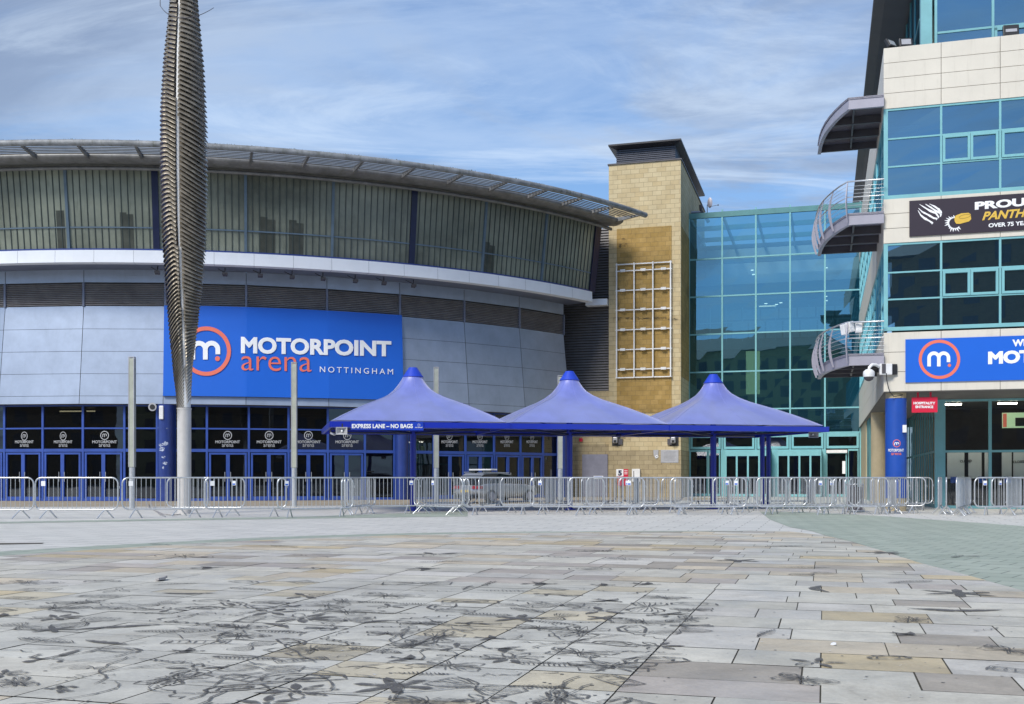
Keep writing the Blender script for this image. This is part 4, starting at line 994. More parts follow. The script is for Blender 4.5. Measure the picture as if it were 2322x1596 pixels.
adoor(1648, 1748, .9, 'revolving_door', .30, 'teal', 4, 2.6); adoor(1764, 1862, .9, 'revolving_door', .30, 'teal', 4, 2.6)
adoor(1873, 1919, .12, 'door', .18, 'teal', 1, 2.6); adoor(1922, 1946, .0, 'window', .1, 'teal', 1)
q = MB(); a = AF.wz(1873, 0)[0]; b_ = AF.wz(1920, 0)[0]; q.box(a, b_, -.30, -.12, 2.46, 2.63); q.build('door_header', M['whitepaint'], AT)
for a, b_ in ((1634, 1647), (1749, 1763), (1863, 1872)): q = MB(); q.box(AF.wz(a, 0)[0], AF.wz(b_, 0)[0], -.12, .05, 0, 2.7); q.build('door_post', M['teal'], AT)
q = MB(); q.box(AF.wz(1909, 0)[0], AF.wz(1916, 0)[0], -.185, -.17, 1.3, 2.0); q.build('door_notice', M['sign_white'], AT)
# interior
q = MB(); q.box(-.0, aw, 9.5, 9.7, 0, 16.2); q.build('back_wall', M['atrium_in'], AT)
q = MB(); q.box(-.1, 0.0, .3, 9.5, 0, 16.2); q.box(aw, aw + .1, .3, 9.5, 0, 16.2); q.build('side_wall', M['interior'], AT)
for k in range(6): q = MB(); q.box(k * 1.9 - .04, k * 1.9 + .06, .1, 9.6, 16.1, 16.38); q.build('roof_beam', M['tealdark'], AT)
q = MB(); q.box(0, aw, 3.2, 3.35, 16.1, 16.37); q.box(0, aw, 6.4, 6.55, 16.1, 16.37); q.build('roof_purlin', M['tealdark'], AT)
for z in (4.6, 9.0, 12.9):
    q = MB(); q.box(0, aw, 3.6, 9.5, z, z + .35); q.build('floor', M['interior'], AT)
    q = MB(); q.box(0, aw, 3.5, 3.58, z - .1, z + .45); q.build('floor_edge', M['atrium_in'] if z > 6 else M['interior'], AT)
for k in range(7):
    q = MB(); q.box(2.2 + k * 1.0, 3.1 + k * 1.0, 3.3, 3.34, 9.45, 10.45); q.build('balustrade_panel', M['interior_pale'], AT)
    q = MB(); q.box(1.6 + k * 1.1, 2.6 + k * 1.1, 5.2, 5.24, 10.9, 11.5); q.build('lit_blind', M['interior_pale'], AT)
for z in (11.9, 14.3, 15.2): q = MB(); q.box(0, aw, 4.6, 4.75, z, z + .25); q.build('roof_beam', M['interior'], AT)
q = MB()
for x in range(11): q.box(x * .95, x * .95 + .05, 2.3, 2.36, 9.2, 11.2)
q.box(0, aw, 2.3, 2.36, 10.3, 10.36); q.box(0, aw, 2.3, 2.36, 10.0, 10.04); q.build('railing', M['interior_pale'], AT)
q = MB(); a, z1 = AF.wz(1673, 793); b_, z0 = AF.wz(1702, 883); q.box(a + .2, b_ + .3, 3.5, 3.6, z0, z1 + .3); q.build('lit_panel', M['litpanel'], AT)
for x, y in ((1683, 598), (1686, 608), (1855, 659), (1856, 669), (1715, 676), (1740, 678), (1856, 592), (1750, 674)):
    a, z = AF.wz(x, y); q = MB(); q.cyl((a + .4, 2.2), .09, z, z + .03, 12); q.build('downlight', M['litwhite'], AT)
q = MB(); a, z = AF.wz(1712, 675); q.box(a, a + 1.0, 3.4, 3.5, z, z + .06); q.build('strip_light', M['lit'], AT)

# ------------------------------------------------------------------ office building on the right
OO = (12.1, 35.0); OF = Facade(*OO); OL = 26.0; OW = 11.0
OB = thing('office_building', 'cream panelled office building with teal window bands and side balconies on the right', 'building', (OO[0], OO[1], 0), -TH)
lv = dict(pt=15.06, pb=13.09, w1b=10.14, b1b=8.71, w2b=5.86, b2b=3.89)
pw = 1.745
def panels(mb, z0, z1, rows):
    g_ = .008; h = (z1 - z0) / rows
    for r in range(rows):
        a, b_ = z0 + r * h + (g_ if r else 0), z0 + (r + 1) * h - (g_ if r < rows - 1 else 0)
        x = 0
        while x < OW: mb.box(x + (g_ if x else 0), min(x + pw, OW) - g_, 0, .06, a, b_); x += pw
        y = .06
        while y < OL: mb.box(0, .06, y + g_, min(y + 1.9, OL) - g_, a, b_); y += 1.9
for a, b_, k in ((lv['pb'], lv['pt'], 4), (lv['b1b'], lv['w1b'], 3), (lv['b2b'], lv['w2b'] - .06, 3)): cols_ = MB(); panels(cols_, a, b_, k); cols_.build('cladding', M['cream'], OB)
q = MB()
for a, b_ in ((lv['pb'], lv['pt'] - .02), (lv['b1b'], lv['w1b']), (lv['b2b'] + .02, lv['w2b'] - .06)): q.box(.05, OW, .05, .3, a, b_); q.box(.05, .3, .3, OL, a, b_)
q.build('wall', M['joint'], OB)
q = MB(); q.box(0.02, OW, .02, OL, lv['b2b'] - .03, lv['b2b'] + .015); q.build('soffit', mat('grey_soffit_board', (.13, .125, .115), .8), OB)
q = MB(); q.box(.3, OW, .3, OL, lv['pt'] - .35, lv['pt'] - .3); q.build('terrace', M['darkgrey'], OB)
q = MB()
for z in (5.9, 10.15, 13.1): q.box(1.2, OW, .9, OL, z - .12, z)
q.build('floor', M['interior'], OB)
q = MB(); q.box(4.5, 4.7, 1, OL, 4, 15); q.box(.6, 4.5, 6, 6.2, 4, 15); q.build('partition', M['interior'], OB)
# window bands, one window per bay
for zb, zt in ((lv['w1b'], lv['pb']), (lv['w2b'], lv['b1b'])):
    h = zt - zb - .16; r1, r2 = zb + .12 + h * .335, zb + .12 + h * .66
    for k in range(6):
        x0, x1 = k * pw, (k + 1) * pw; q = MB()
        q.box(x0 + (.0 if k == 0 else -.03), x0 + (.13 if k == 0 else .035), .02, .12, zb, zt)
        q.box(x0, x1, .0, .13, zb, zb + .12); q.box(x0, x1, .025, .12, zt - .07, zt - .005)
        for z in (r1, r2): q.box(x0 + .03, x1 - .03, .03, .11, z - .025, z + .025)
        if k in (1, 2, 4):
            xm = (x0 + x1) / 2
            for a, b_ in ((x0 + .05, xm - .005), (xm + .005, x1 - .05)):
                q.box(a, b_, .0, .1, r1 + .03, r1 + .11); q.box(a, b_, .0, .1, r2 - .11, r2 - .03); q.box(a, a + .075, .0, .1, r1 + .11, r2 - .11); q.box(b_ - .075, b_, .0, .1, r1 + .11, r2 - .11)
        w_ = q.build('window', M['teal'], OB)
        for a, b_ in ((zb + .1, r1), (r1, r2), (r2, zt - .05)):
            jt = lambda: .07 + random.uniform(-.007, .007); q = MB(); q.add([(x0, jt(), a), (x1, jt(), a), (x1, jt(), b_), (x0, jt(), b_)], [(0, 1, 2, 3)]); q.build('pane', M['glass_office'], w_)
    for k in range(13):
        y0, y1 = .14 + k * 1.98, .14 + (k + 1) * 1.98; q = MB()
        q.box(.02, .11, y0 - .03, y0 + .03, zb, zt); q.box(0, .12, y0, y1, zb, zb + .12); q.box(.025, .11, y0, y1, zt - .07, zt - .005)
        for z in (r1, r2): q.box(.03, .1, y0, y1, z - .025, z + .025)
        w_ = q.build('window', M['teal'], OB)
        q = MB(); q.add([(.07, y0, zb + .1), (.07, y1, zb + .1), (.07, y1, zt - .05), (.07, y0, zt - .05)], [(0, 1, 2, 3)]); q.build('pane', M['glass_office'], w_)
# ceiling panels glimpsed behind glass
q = MB(); q.box(.15, 1.1, .4, .9, 12.55, 12.6); q.build('blind', M['blind'], OB)
# top floor, recessed, with its roof
sx, sy = 1.25, 1.6
q = MB(); q.box(sx, OW, sy + .1, OL, 14.7, 18.3); 
tf = MB(); tf.box(sx, sx + .36, sy - .1, sy + .3, 14.7, 18.9); tf.box(sx + .44, sx + .52, sy - .08, sy + .1, 14.7, 18.9)
x = sx + .5
tf.build('corner_post', M['teal'], OB)
for k in range(5):
    x0, x1 = sx + .5 + k * pw, sx + .5 + (k + 1) * pw; q = MB(); q.box(x1 - .04, x1 + .04, sy - .05, sy + .06, 14.7, 18.9); q.box(x0, x1, sy - .03, sy + .05, 15.95, 16.02); q.box(x0, x1, sy - .03, sy + .05, 18.5, 18.6)
    if k == 1: q.box(x0 + .05, x0 + .13, sy - .06, sy + .05, 14.8, 15.94); q.box(x0 + .05, x1 - .05, sy - .06, sy + .05, 15.85, 15.94); q.box(x1 - .13, x1 - .05, sy - .06, sy + .05, 14.8, 15.85)
    w_ = q.build('window', M['teal'], OB); q = MB(); q.add([(x0, sy, 14.7), (x1, sy, 14.7), (x1, sy, 18.6), (x0, sy, 18.6)], [(0, 1, 2, 3)]); q.build('pane', M['glass_office'], w_)
for k in range(12):
    y0, y1 = sy + .3 + k * 2, sy + 2.3 + k * 2; q = MB(); q.box(sx - .03, sx + .06, y1 - .04, y1 + .04, 14.7, 18.9); q.box(sx - .02, sx + .05, y0, y1, 16.6, 16.66)
    w_ = q.build('window', M['tealdark'], OB); q = MB(); q.add([(sx, y0, 14.7), (sx, y1, 14.7), (sx, y1, 18.8), (sx, y0, 18.8)], [(0, 1, 2, 3)]); q.build('pane', M['glass_office'], w_)
q = MB(); yy0 = -1.0
prof_ = [(-.08, 18.95), (-.08, 19.15), (.1, 19.35), (6, 19.9), (6, 19.3), (1.5, 18.9), (.3, 18.85)]
n_ = len(prof_); q.add([(x, yy0 + 1.5, z) for x, z in prof_] + [(x, 37.0, z) for x, z in prof_], [tuple(range(n_)), tuple(reversed(range(n_, 2 * n_)))] + [(i, n_ + i, n_ + (i + 1) % n_, (i + 1) % n_) for i in range(n_)])
recalc(q.build('roof', mat('dark_roof_soffit', (.10, .095, .10), .6, .1, .1, 1), OB))
q = MB(); q.box(sx + .6, OW, sy + 5, sy + 5.2, 14.7, 18.8); q.build('inner_wall', M['interior'], OB)
q = MB(); q.box(sx + .1, OW, sy + .1, OL, 18.66, 18.8); q.build('ceiling', M['interior'], OB)
for xx in (2195, 2281):
    a, z = OF.wz(xx, 47); q = MB(); q.box(a + .25, a + .85, sy + 1.9, sy + 2.7, 18.56, 18.6); q.build('ceiling_light', M['lamp'], OB)
# ground floor: glazed and set back
gx, gy = 1.95, 4.0
q = MB(); q.box(gx - .02, gx + .32, gy - .05, gy + .25, 0, 3.87); q.build('corner_post', M['teal'], OB)
shopx = [gx + .3]
for v in (2244, 2321 + 15, 2430, 2520):
    Yp = OO[1] + gy * E2.y; u = (v - CX) / F; O2 = (OO[0] + gy * E2.x, OO[1] + gy * E2.y); shopx.append((u * O2[1] - O2[0]) / (E1.x - u * E1.y))
for k in range(len(shopx) - 1):
    x0, x1 = shopx[k], shopx[k + 1]; q = MB(); q.box(x1 - .05, x1 + .05, gy - .05, gy + .07, 0, 3.86); q.box(x0, x1, gy - .04, gy + .06, 1.98, 2.06); q.box(x0, x1, gy - .04, gy + .06, 3.78, 3.86); q.box(x0, x1, gy - .04, gy + .06, .0, .1)
    w_ = q.build('window', M['teal'], OB); q = MB(); q.add([(x0, gy, 0), (x1, gy, 0), (x1, gy, 3.8), (x0, gy, 3.8)], [(0, 1, 2, 3)]); q.build('pane', M['glass_shop'], w_)
for k in range(11):
    y0, y1 = gy + .25 + k * 2, gy + 2.25 + k * 2; q = MB(); q.box(gx - .03, gx + .06, y1 - .05, y1 + .05, 0, 3.86); q.box(gx - .02, gx + .05, y0 + 1, y0 + 1.05, 0, 3.86); q.box(gx - .02, gx + .05, y0, y1, 1.98, 2.06); q.box(gx - .02, gx + .05, y0, y1, 0, .12)
    w_ = q.build('window', M['tealdark'], OB); q = MB(); q.add([(gx, y0, 0), (gx, y1, 0), (gx, y1, 3.8), (gx, y0, 3.8)], [(0, 1, 2, 3)]); q.build('pane', M['glass_shop'], w_)
# behind the shop glass: ticket screens, ceiling lights, back wall
q = MB(); q.box(gx + .4, OW + 2, gy + 5, gy + 5.1, 0, 3.8); q.build('back_wall', mat('shop_wall', (.045, .04, .045), .8, 0, .3, 1), OB)
q = MB(); q.box(gx + .1, OW + 2, gy + .2, gy + 22, .01, .03); q.build('shop_floor', M['darkgrey'], OB)
S2 = Facade(OO[0] + gy * E2.x, OO[1] + gy * E2.y)
S3 = Facade(OO[0] + (gy + 1.2) * E2.x, OO[1] + (gy + 1.2) * E2.y)
for i, (xa, xb) in enumerate(((2147, 2186), (2195, 2225), (2232, 2240), (2271, 2293), (2297, 2330), (2336, 2370))):
    a = S3.wz(xa, 0)[0]; b_ = S3.wz(xb, 0)[0]; q = MB(); q.box(a, b_, gy + 1.2, gy + 1.24, 1.05, 2.0); q.build('ticket_blind', M['blind'], OB)
sf = Facade(OO[0] + (gy + 1.185) * E2.x, OO[1] + (gy + 1.185) * E2.y)
q = MB(); f0 = lambda x, y: (sf.wz(x, y)[0], gy + 1.185, sf.wz(x, y)[1])
text_to(q, 'CLOSED', (2176, 2203, 1043, 1048.5, 1042, 1047.5), f0, .03); text_to(q, 'CLOSED', (2296, 2324, 1044.5, 1050, 1043.5, 1049), f0, .03); q.build('lettering', M['black'], OB)
for xa in (2156, 2219, 2277, 2330):
    a = S2.wz(xa, 0)[0]; q = MB(); q.box(a, a + .24, gy + .2, gy + .24, .9, 1.12); q.build('leaflet_holder', M['sign_blue'], OB)
q = MB(); q.box(gx + .5, OW, gy + .4, gy + .9, .05, .95); q.build('ticket_counter', M['black'], OB)
for xa, xb in ((2142, 2183), (2268, 2310)):
    a = S2.wz(xa, 0)[0]; b_ = S2.wz(xb, 0)[0]; q = MB(); q.box(a, b_, gy + .45, gy + .65, 3.70, 3.74); q.build('ceiling_light', M['lamp'], OB)
a, z1 = S2.wz(2276, 963); b_, z0 = S2.wz(2345, 987)
a, z1 = S2.wz(2277, 934); b_, z0 = S2.wz(2350, 968); q = MB(); q.box(a, b_, gy + .5, gy + .56, z0, z1); sc_ = q.build('screen', M['screen'], OB)
q = MB(); q.box(a + .02, a + .14, gy + .48, gy + .495, z0 + .03, z1 - .03); q.build('screen_picture', M['screenred'], sc_)
q = MB(); q.box(a + .42, b_ - .03, gy + .48, gy + .495, z0 + .06, z1 - .18); q.build('screen_picture', M['black'], sc_)
# column under the corner
c = (.40, .43); q = MB(); q.cyl(c, .325, 0, .42, 32); q.build('column_base', M['tan'], OB)
q = MB(); q.cyl(c, .32, 3.68, 3.86, 32); q.build('column_head', M['tan'], OB)
cl_ = MB(); cl_.cyl(c, .335, .42, 3.68, 40); CO = cl_.build('column', mat('column_wrap_blue', (.012, .075, .40), .42, 0, .1, 1.5), OB)
Cw = Vector((OO[0], OO[1], 0)) + E1 * c[0] + E2 * c[1]
def on_c2(x, y, r=.339):
    th = 0
    for _ in range(6): th = math.asin(max(-.97, min(.97, ((x - CX) / F * (Cw.y - r * math.cos(th)) - Cw.x) / r)))
    X = Cw.x + r * math.sin(th); Y = Cw.y - r * math.cos(th)
    v = Vector((X - OO[0], Y - OO[1], 0)); return (v.dot(E1), v.dot(E2), CH + (HY - y) * Y / F)
q = MB(); m_glyph(q, 2027.8, 1002.5, 1009, 4.6, 1.7, on_c2); text_to(q, 'MOTORPOINT', (2012.5, 2048.5, 1017.5, 1024, 1017.5, 1024), on_c2, .03); q.build('lettering', M['sign_white'], CO)
q = MB(); ring_to(q, (2032.5, 1005), 8, 1.5, on_c2, 28); text_to(q, 'arena', (2020, 2043, 1026.5, 1031.5, 1026.5, 1031.5), on_c2, .01); q.build('lettering', M['sign_coral'], CO)
a = MB(); k = on_c2(2050, 972, .40); a.box(k[0] - .06, k[0] + .06, k[1] - .08, k[1] + .04, k[2] - .12, k[2] + .12); a.build('white_box', M['whitepaint'], CO)
# tan column and teal panel under the side
q = MB(); p = Vector(((1994 - CX) * 46 / F, 46, 0)) - Vector((OO[0], OO[1], 0)); cc2 = (p.dot(E1), p.dot(E2)); q.cyl(cc2, .36, 0, 3.87, 28); q.build('column', M['tan'], OB)
q = MB(); q.box(.15, .3, 15.5, 18.5, 0, 3.87); q.build('side_panel', M['tealdark'], OB)
q = MB(); q.box(.1, .5, 18.5, OL, 0, 3.87); q.box(.3, 1.6, 18.0, 18.5, 0, 3.87); q.build('side_wall', M['tan'], OB)

# balconies and canopy
curve = [(0, -.20), (1.11, -.20), (1.32, .3), (1.53, .91), (1.70, 1.5), (1.84, 2.1), (1.97, 2.9), (2.05, 3.7), (2.10, 4.65)]
def balcony(zf, name, label, rails, group):
    B = thing(name, label, 'balcony' if rails else 'canopy', Vector((OO[0], OO[1], zf)), -TH, group)
    cv = [(-s, t) for s, t in curve]
    q = MB(); poly = cv + [(0, 4.65)]; n = len(poly)
    q.prism(poly, lambda p, d: (p[0], p[1], d), -.02 if rails else -.01, -.06); recalc(q.build('deck', M['greymetal'], B))
    q = MB()                                       # curved channel edge beam
    for zt, zb, o1, o0 in ((0, -.05, .0, -.12), (-.05, -.34, -.03, -.05), (-.34, -.38, 0, -.12)):
        for i in range(len(cv) - 1):
            def off(j, d):
                a_ = Vector((*cv[max(j - 1, 0)], 0)); b2 = Vector((*cv[min(j + 1, len(cv) - 1)], 0)); t = (b2 - a_).normalized(); nn = Vector((t.y, -t.x, 0)) * -1
                if j == 0: nn = Vector((0, -1, 0))
                if j == 1: nn = Vector((-.6, -.8, 0)).normalized()
                return Vector((*cv[j], 0)) + nn * d
            A, B2 = off(i, o1), off(i + 1, o1); C_, D_ = off(i, o0), off(i + 1, o0)
            q.hexa([(C_.x, C_.y, zb), (D_.x, D_.y, zb), (B2.x, B2.y, zb), (A.x, A.y, zb), (C_.x, C_.y, zt), (D_.x, D_.y, zt), (B2.x, B2.y, zt), (A.x, A.y, zt)])
    recalc(q.build('edge_beam', M['greymetal'], B))
    for t in ((1.6, 3.1, 4.6) if True else ()):
        s = [cv[i][0] + (cv[i + 1][0] - cv[i][0]) * (t - cv[i][1]) / (cv[i + 1][1] - cv[i][1]) for i in range(1, len(cv) - 1) if cv[i][1] <= t <= cv[i + 1][1]][0]
        q = MB(); q.box(s + .06, -.01, t - .05, t + .05, -.33, -.07); q.build('joist', M['darkgrey'], B)
    q = MB(); q.box(-.95, -.89, -.1, 4.5, -.30, -.065); q.build('joist', M['darkgrey'], B)
    if not rails:
        q = MB()
        k = 0
        while k < 60:
            x = -2.0 + k * .034; ts = [cv[i][1] + (cv[i + 1][1] - cv[i][1]) * (x - cv[i][0]) / (cv[i + 1][0] - cv[i][0]) for i in range(1, len(cv) - 1) if cv[i + 1][0] <= x <= cv[i][0]]
            t0 = ts[0] if ts else -.1
            q.box(x, x + .014, t0 + .05, 4.5, -.085, -.062); k += 1
        q.build('rib', M['darkgrey'], B); return B
    def top(j, z):
        p = Vector((*cv[j], 0)); return p
    H = 1.02
    def railpath(z, bulge):
        pts = []
        for j in range(len(cv)):
            a_ = Vector((*cv[max(j - 1, 0)], 0)); b2 = Vector((*cv[min(j + 1, len(cv) - 1)], 0)); t = (b2 - a_).normalized(); nn = Vector((-t.y, t.x, 0)) * 1
            if nn.x > 0 or j == 0: nn = -nn if j else Vector((0, -1, 0))
            pts.append(Vector((*cv[j], z)) + nn * bulge)
        return pts
    q = MB(); q.tube(railpath(H, .06), .028, 8); q.build('handrail', M['steel'], B)
    q = MB()
    for i in range(7): z = .10 + i * .125; q.tube(railpath(z, .06 + .10 * math.sin(math.pi * min(1, z / H))), .007, 5, cap=False)
    q.tube(railpath(.5, .1)[:], .016, 6); q.build('rail', M['steel'], B)
    for j in (1, 3, 5, 6, 7, 8):
        for _ in (0,):
            q = MB(); ps = []
            for i in range(9):
                z = -.32 + (H + .32) * i / 8; bl = .04 + .13 * math.sin(math.pi * (i / 8)); ps.append(railpath(z, bl)[j])
            wd = [.018 + .028 * math.sin(math.pi * min(1, (i + 1) / 8)) for i in range(9)]
            a_ = Vector((*cv[max(j - 1, 0)], 0)); b2 = Vector((*cv[min(j + 1, len(cv) - 1)], 0)); tn = (b2 - a_).normalized(); nn = Vector((-tn.y, tn.x, 0)); nn = -nn if nn.x > 0 else nn
            vs_ = []
            for p, w2 in zip(ps, wd):
                for sa in (-1, 1):
                    for sb in (-1, 1): vs_.append(p + nn * w2 * sa + tn * .014 * sb)
            fs = []
            for i in range(8):
                a4, b4 = 4 * i, 4 * i + 4
                for u_, v_ in ((0, 1), (1, 3), (3, 2), (2, 0)): fs.append((a4 + u_, a4 + v_, b4 + v_, b4 + u_))
            fs += [(0, 1, 3, 2), (32, 34, 35, 33)]
            q.add(vs_, fs); recalc(q.build('post', M['greymetal'], B))
    return B
balcony(13.50, 'entrance_canopy', 'curved grey metal canopy without railing projecting at the top of the office building', False, None)
balcony(9.72, 'curved_balcony', 'upper of the two curved steel balconies on the office building, against the sky', True, 'curved balconies')
balcony(5.13, 'curved_balcony', 'lower of the two curved steel balconies, with white boxes on its rail', True, 'curved balconies')
for i, (x, y, rz) in enumerate(((1914, 747, .5), (1927, 741, .5), (1946, 743, 0))):
    Y = 35.2; o = MB(); o.box(-.10, .10, -.09, .09, -.17, .17); lab = ['white box light, leftmost and lowest of three on the lower balcony rail', 'white box light, tallest and middle of three on the lower balcony rail', 'white box light, rightmost of three on the lower balcony rail'][i]
    o = bevel(o.build('box_light', M['whitepaint'], None, at_depth(x, y, Y - .05), 0), .02); o.rotation_euler = (0, -.25 if i < 2 else 0, rz); tag(o, lab, 'light', 'white boxes on the balcony rail')

# signs on the office building
def ofn(off): return OF.fn(off)
SB = thing('banner_sign', 'dark aubergine banner with claw marks, gold puck and PROUD PANTHERS lettering on the office front', 'banner', (OO[0], OO[1], 0), -TH)
a, z1 = OF.wz(2061, 456.5); _, z0 = OF.wz(2061, 537); q = MB(); q.box(a, 7.6, -.05, -.008, z0, z1); q.build('panel', M['sign_dark'], SB)
f = OF.fn(.056)
q = MB()
text_to(q, 'PROUD', (2209, 2357, 459, 477, 446, 465), f, .05)
text_to(q, 'OVER 75 YEARS', (2240, 2345, 507.5, 517, 500, 510), f, .035)
q.build('lettering', M['sign_white'], SB)
q = MB(); text_to(q, 'PANTHERS', (2229, 2369, 481, 501, 469, 489.5), f, .035, 1, 7); q.build('lettering', M['sign_gold'], SB)
q = MB(); sc2 = lambda X, Y: ((3072 + X / 2.2667) / 1.7647, (700 + Y / 2.2667) / 1.7647)
rz_ = random.Random(4)
for st in ([(1372, 270), (1420, 300), (1470, 330), (1520, 350), (1545, 385), (1540, 400)], [(1425, 268), (1475, 298), (1520, 330), (1552, 345), (1566, 362), (1558, 395)], [(1462, 266), (1510, 290), (1545, 315), (1566, 340), (1570, 360)], [(1362, 305), (1400, 340), (1450, 365), (1500, 395), (1530, 400), (1520, 420)], [(1358, 325), (1385, 370), (1415, 395), (1460, 420), (1490, 440), (1478, 455)]):
    wd_ = [1.0, 3.6, 5.0, 4.4, 4.2, .8][:len(st)]
    dense = []; wl = []
    for i in range(len(st) - 1):
        for j in range(3): t = j / 3; dense.append(sc2(st[i][0] + (st[i + 1][0] - st[i][0]) * t, st[i][1] + (st[i + 1][1] - st[i][1]) * t)); wl.append((wd_[i] + (wd_[i + 1] - wd_[i]) * t) * rz_.uniform(.75, 1.15))
    ribbon_to(q, dense, wl, f)
q.build('claw_mark', M['sign_white'], SB)
q = MB(); cxy = sc2(1690, 440)
for i in range(15):
    a_ = R_(75 + i * 16.5); r0, r1 = 13, rz_.uniform(17.5, 24); ribbon_to(q, [(cxy[0] + r0 * math.cos(a_) * 1.05, cxy[1] - r0 * math.sin(a_) * .9), (cxy[0] + r1 * math.cos(a_ + .1), cxy[1] - r1 * math.sin(a_ + .1) * .9)], [4.6, .5], f)
ring_ = [(cxy[0] + 13 * math.cos(R_(70 + i * 12)), cxy[1] - 12 * math.sin(R_(70 + i * 12))) for i in range(22)]; ribbon_to(q, ring_, 1.4, f); q.build('burst', M['sign_white'], SB)
q = MB(); f6 = OF.fn(.062)
pts = [sc2(1688, 395), sc2(1700, 372), sc2(1750, 352), sc2(1815, 347), sc2(1835, 360), sc2(1840, 405), sc2(1820, 425), sc2(1740, 447), sc2(1705, 447), sc2(1690, 425)]
q.add([f6(*p) for p in pts], [tuple(range(len(pts)))]); pk = q.build('puck', M['sign_gold'], SB)
q = MB(); pts = [sc2(1720 + 62 + 52 * math.cos(t / 16 * 6.283) , 380 - 10 * math.cos(t / 16 * 6.283) + 16 * math.sin(t / 16 * 6.283)) for t in range(16)]; ribbon_to(q, pts, 1.0, OF.fn(.066), True); q.build('puck_shade', M['sign_golddark'], SB)
SB = thing('welcome_sign', 'blue sign with white m in a coral ring and white lettering over the hospitality entrance', 'sign', (OO[0], OO[1], 0), -TH)
a, z1 = OF.wz(2052, 770); _, z0 = OF.wz(2052, 867.5); q = MB(); q.box(a, 7.6, -.05, -.008, z0, z1); q.build('panel', M['sign_blue'], SB)
q = MB(); ring_to(q, (2129, 815), 43.5, 7.0, f, 56, 41); disc_to(q, (2151.5, 828.5), 3.8, f); q.build('ring', M['sign_coral'], SB)
q = MB(); m_glyph(q, 2105.5, 797, 831, 22, 8, f); q.build('logo', M['sign_white'], SB)
q = MB(); text_to(q, 'WELCOME TO', (2294, 2440, 770.5, 786.5, 762, 779), f, .045); text_to(q, 'MOTORPOINT', (2239, 2540, 797.5, 826.5, 784, 815), f, .055); q.build('lettering', M['sign_white'], SB)
# hanging red sign, 1.2 m behind the front
d_ = .25; HF = Facade(OO[0] + d_ * E2.x, OO[1] + d_ * E2.y); HS = thing('hanging_sign', 'crimson hanging sign reading HOSPITALITY ENTRANCE under the office soffit', 'sign', (OO[0] + d_ * E2.x, OO[1] + d_ * E2.y, 0), -TH)
a, z1 = HF.wz(2066.5, 901); b_, z0 = HF.wz(2125, 934.5); q = MB(); q.box(a, b_, 0, .05, z0, z1); q.build('panel', M['sign_red'], HS)
q = MB(); text_to(q, 'HOSPITALITY', (2070.5, 2120, 911, 917, 911, 917), HF.fn(.008), .05); text_to(q, 'ENTRANCE', (2075, 2115.5, 919.5, 925.5, 919.5, 925.5), HF.fn(.008), .05); q.build('lettering', M['sign_white'], HS)
for x in (2080.5, 2109.5): k = HF.wz(x, 0)[0]; q = MB(); q.box(k - .03, k + .03, .01, .04, z1, 3.86); q.build('hanger', M['sign_red'], HS)
# dome camera on the corner with its cables
DC = thing('dome_camera', 'white dome security camera on a gooseneck arm at the cream corner of the office building', 'camera', at_depth(2012, 837.5, 34.85))
q = MB(); q.box(-.28, .12, -.10, .02, -.18, .18); bevel(q.build('box', M['whitepaint'], DC), .02)
q = MB(); q.box(.14, .30, -.03, .02, -.17, .17); q.build('mount', M['black'], DC)
q = MB(); q.box(-.22, -.10, -.115, -.10, -.14, .17); q.build('hinge', M['darkgrey'], DC)
q = MB(); q.tube([(-.28, -.05, .08), (-.42, -.1, .14), (-.55, -.15, .14), (-.65, -.18, .05), (-.67, -.18, -.04)], .05, 10); q.build('arm', M['whitepaint'], DC)
q = MB(); rr = [(.10, -.02), (.17, -.08), (.185, -.17), (.17, -.26)]; pv = [(-.67 + r * math.cos(2 * math.pi * i / 20), -.18 + r * math.sin(2 * math.pi * i / 20), z) for r, z in rr for i in range(20)]
q.add(pv, [(j * 20 + i, j * 20 + (i + 1) % 20, (j + 1) * 20 + (i + 1) % 20, (j + 1) * 20 + i) for j in range(3) for i in range(20)], True); hd = q.build('dome', M['whitepaint'], DC)
q = MB(); rr = [(.16, -.26), (.13, -.34), (.07, -.385), (.005, -.40)]; pv = [(-.67 + r * math.cos(2 * math.pi * i / 20), -.18 + r * math.sin(2 * math.pi * i / 20), z) for r, z in rr for i in range(20)]
q.add(pv, [(j * 20 + i, j * 20 + (i + 1) % 20, (j + 1) * 20 + (i + 1) % 20, (j + 1) * 20 + i) for j in range(3) for i in range(20)], True); q.build('lens', M['darkgrey'], hd)
cb = MB(); pz = lambda x, y, d=34.75: at_depth(x, y, d)
cb.tube([pz(2009, 846), pz(2010, 862), pz(2014, 880, 34.7), pz(2018, 890, 34.75), pz(2026, 899, 34.95), pz(2040, 897, 34.9), pz(2050, 893, 35.1)], .014, 6)
tag(cb.build('black_cable', M['black']), 'thin black cable sagging from the corner camera round the top of the blue column', 'cable')
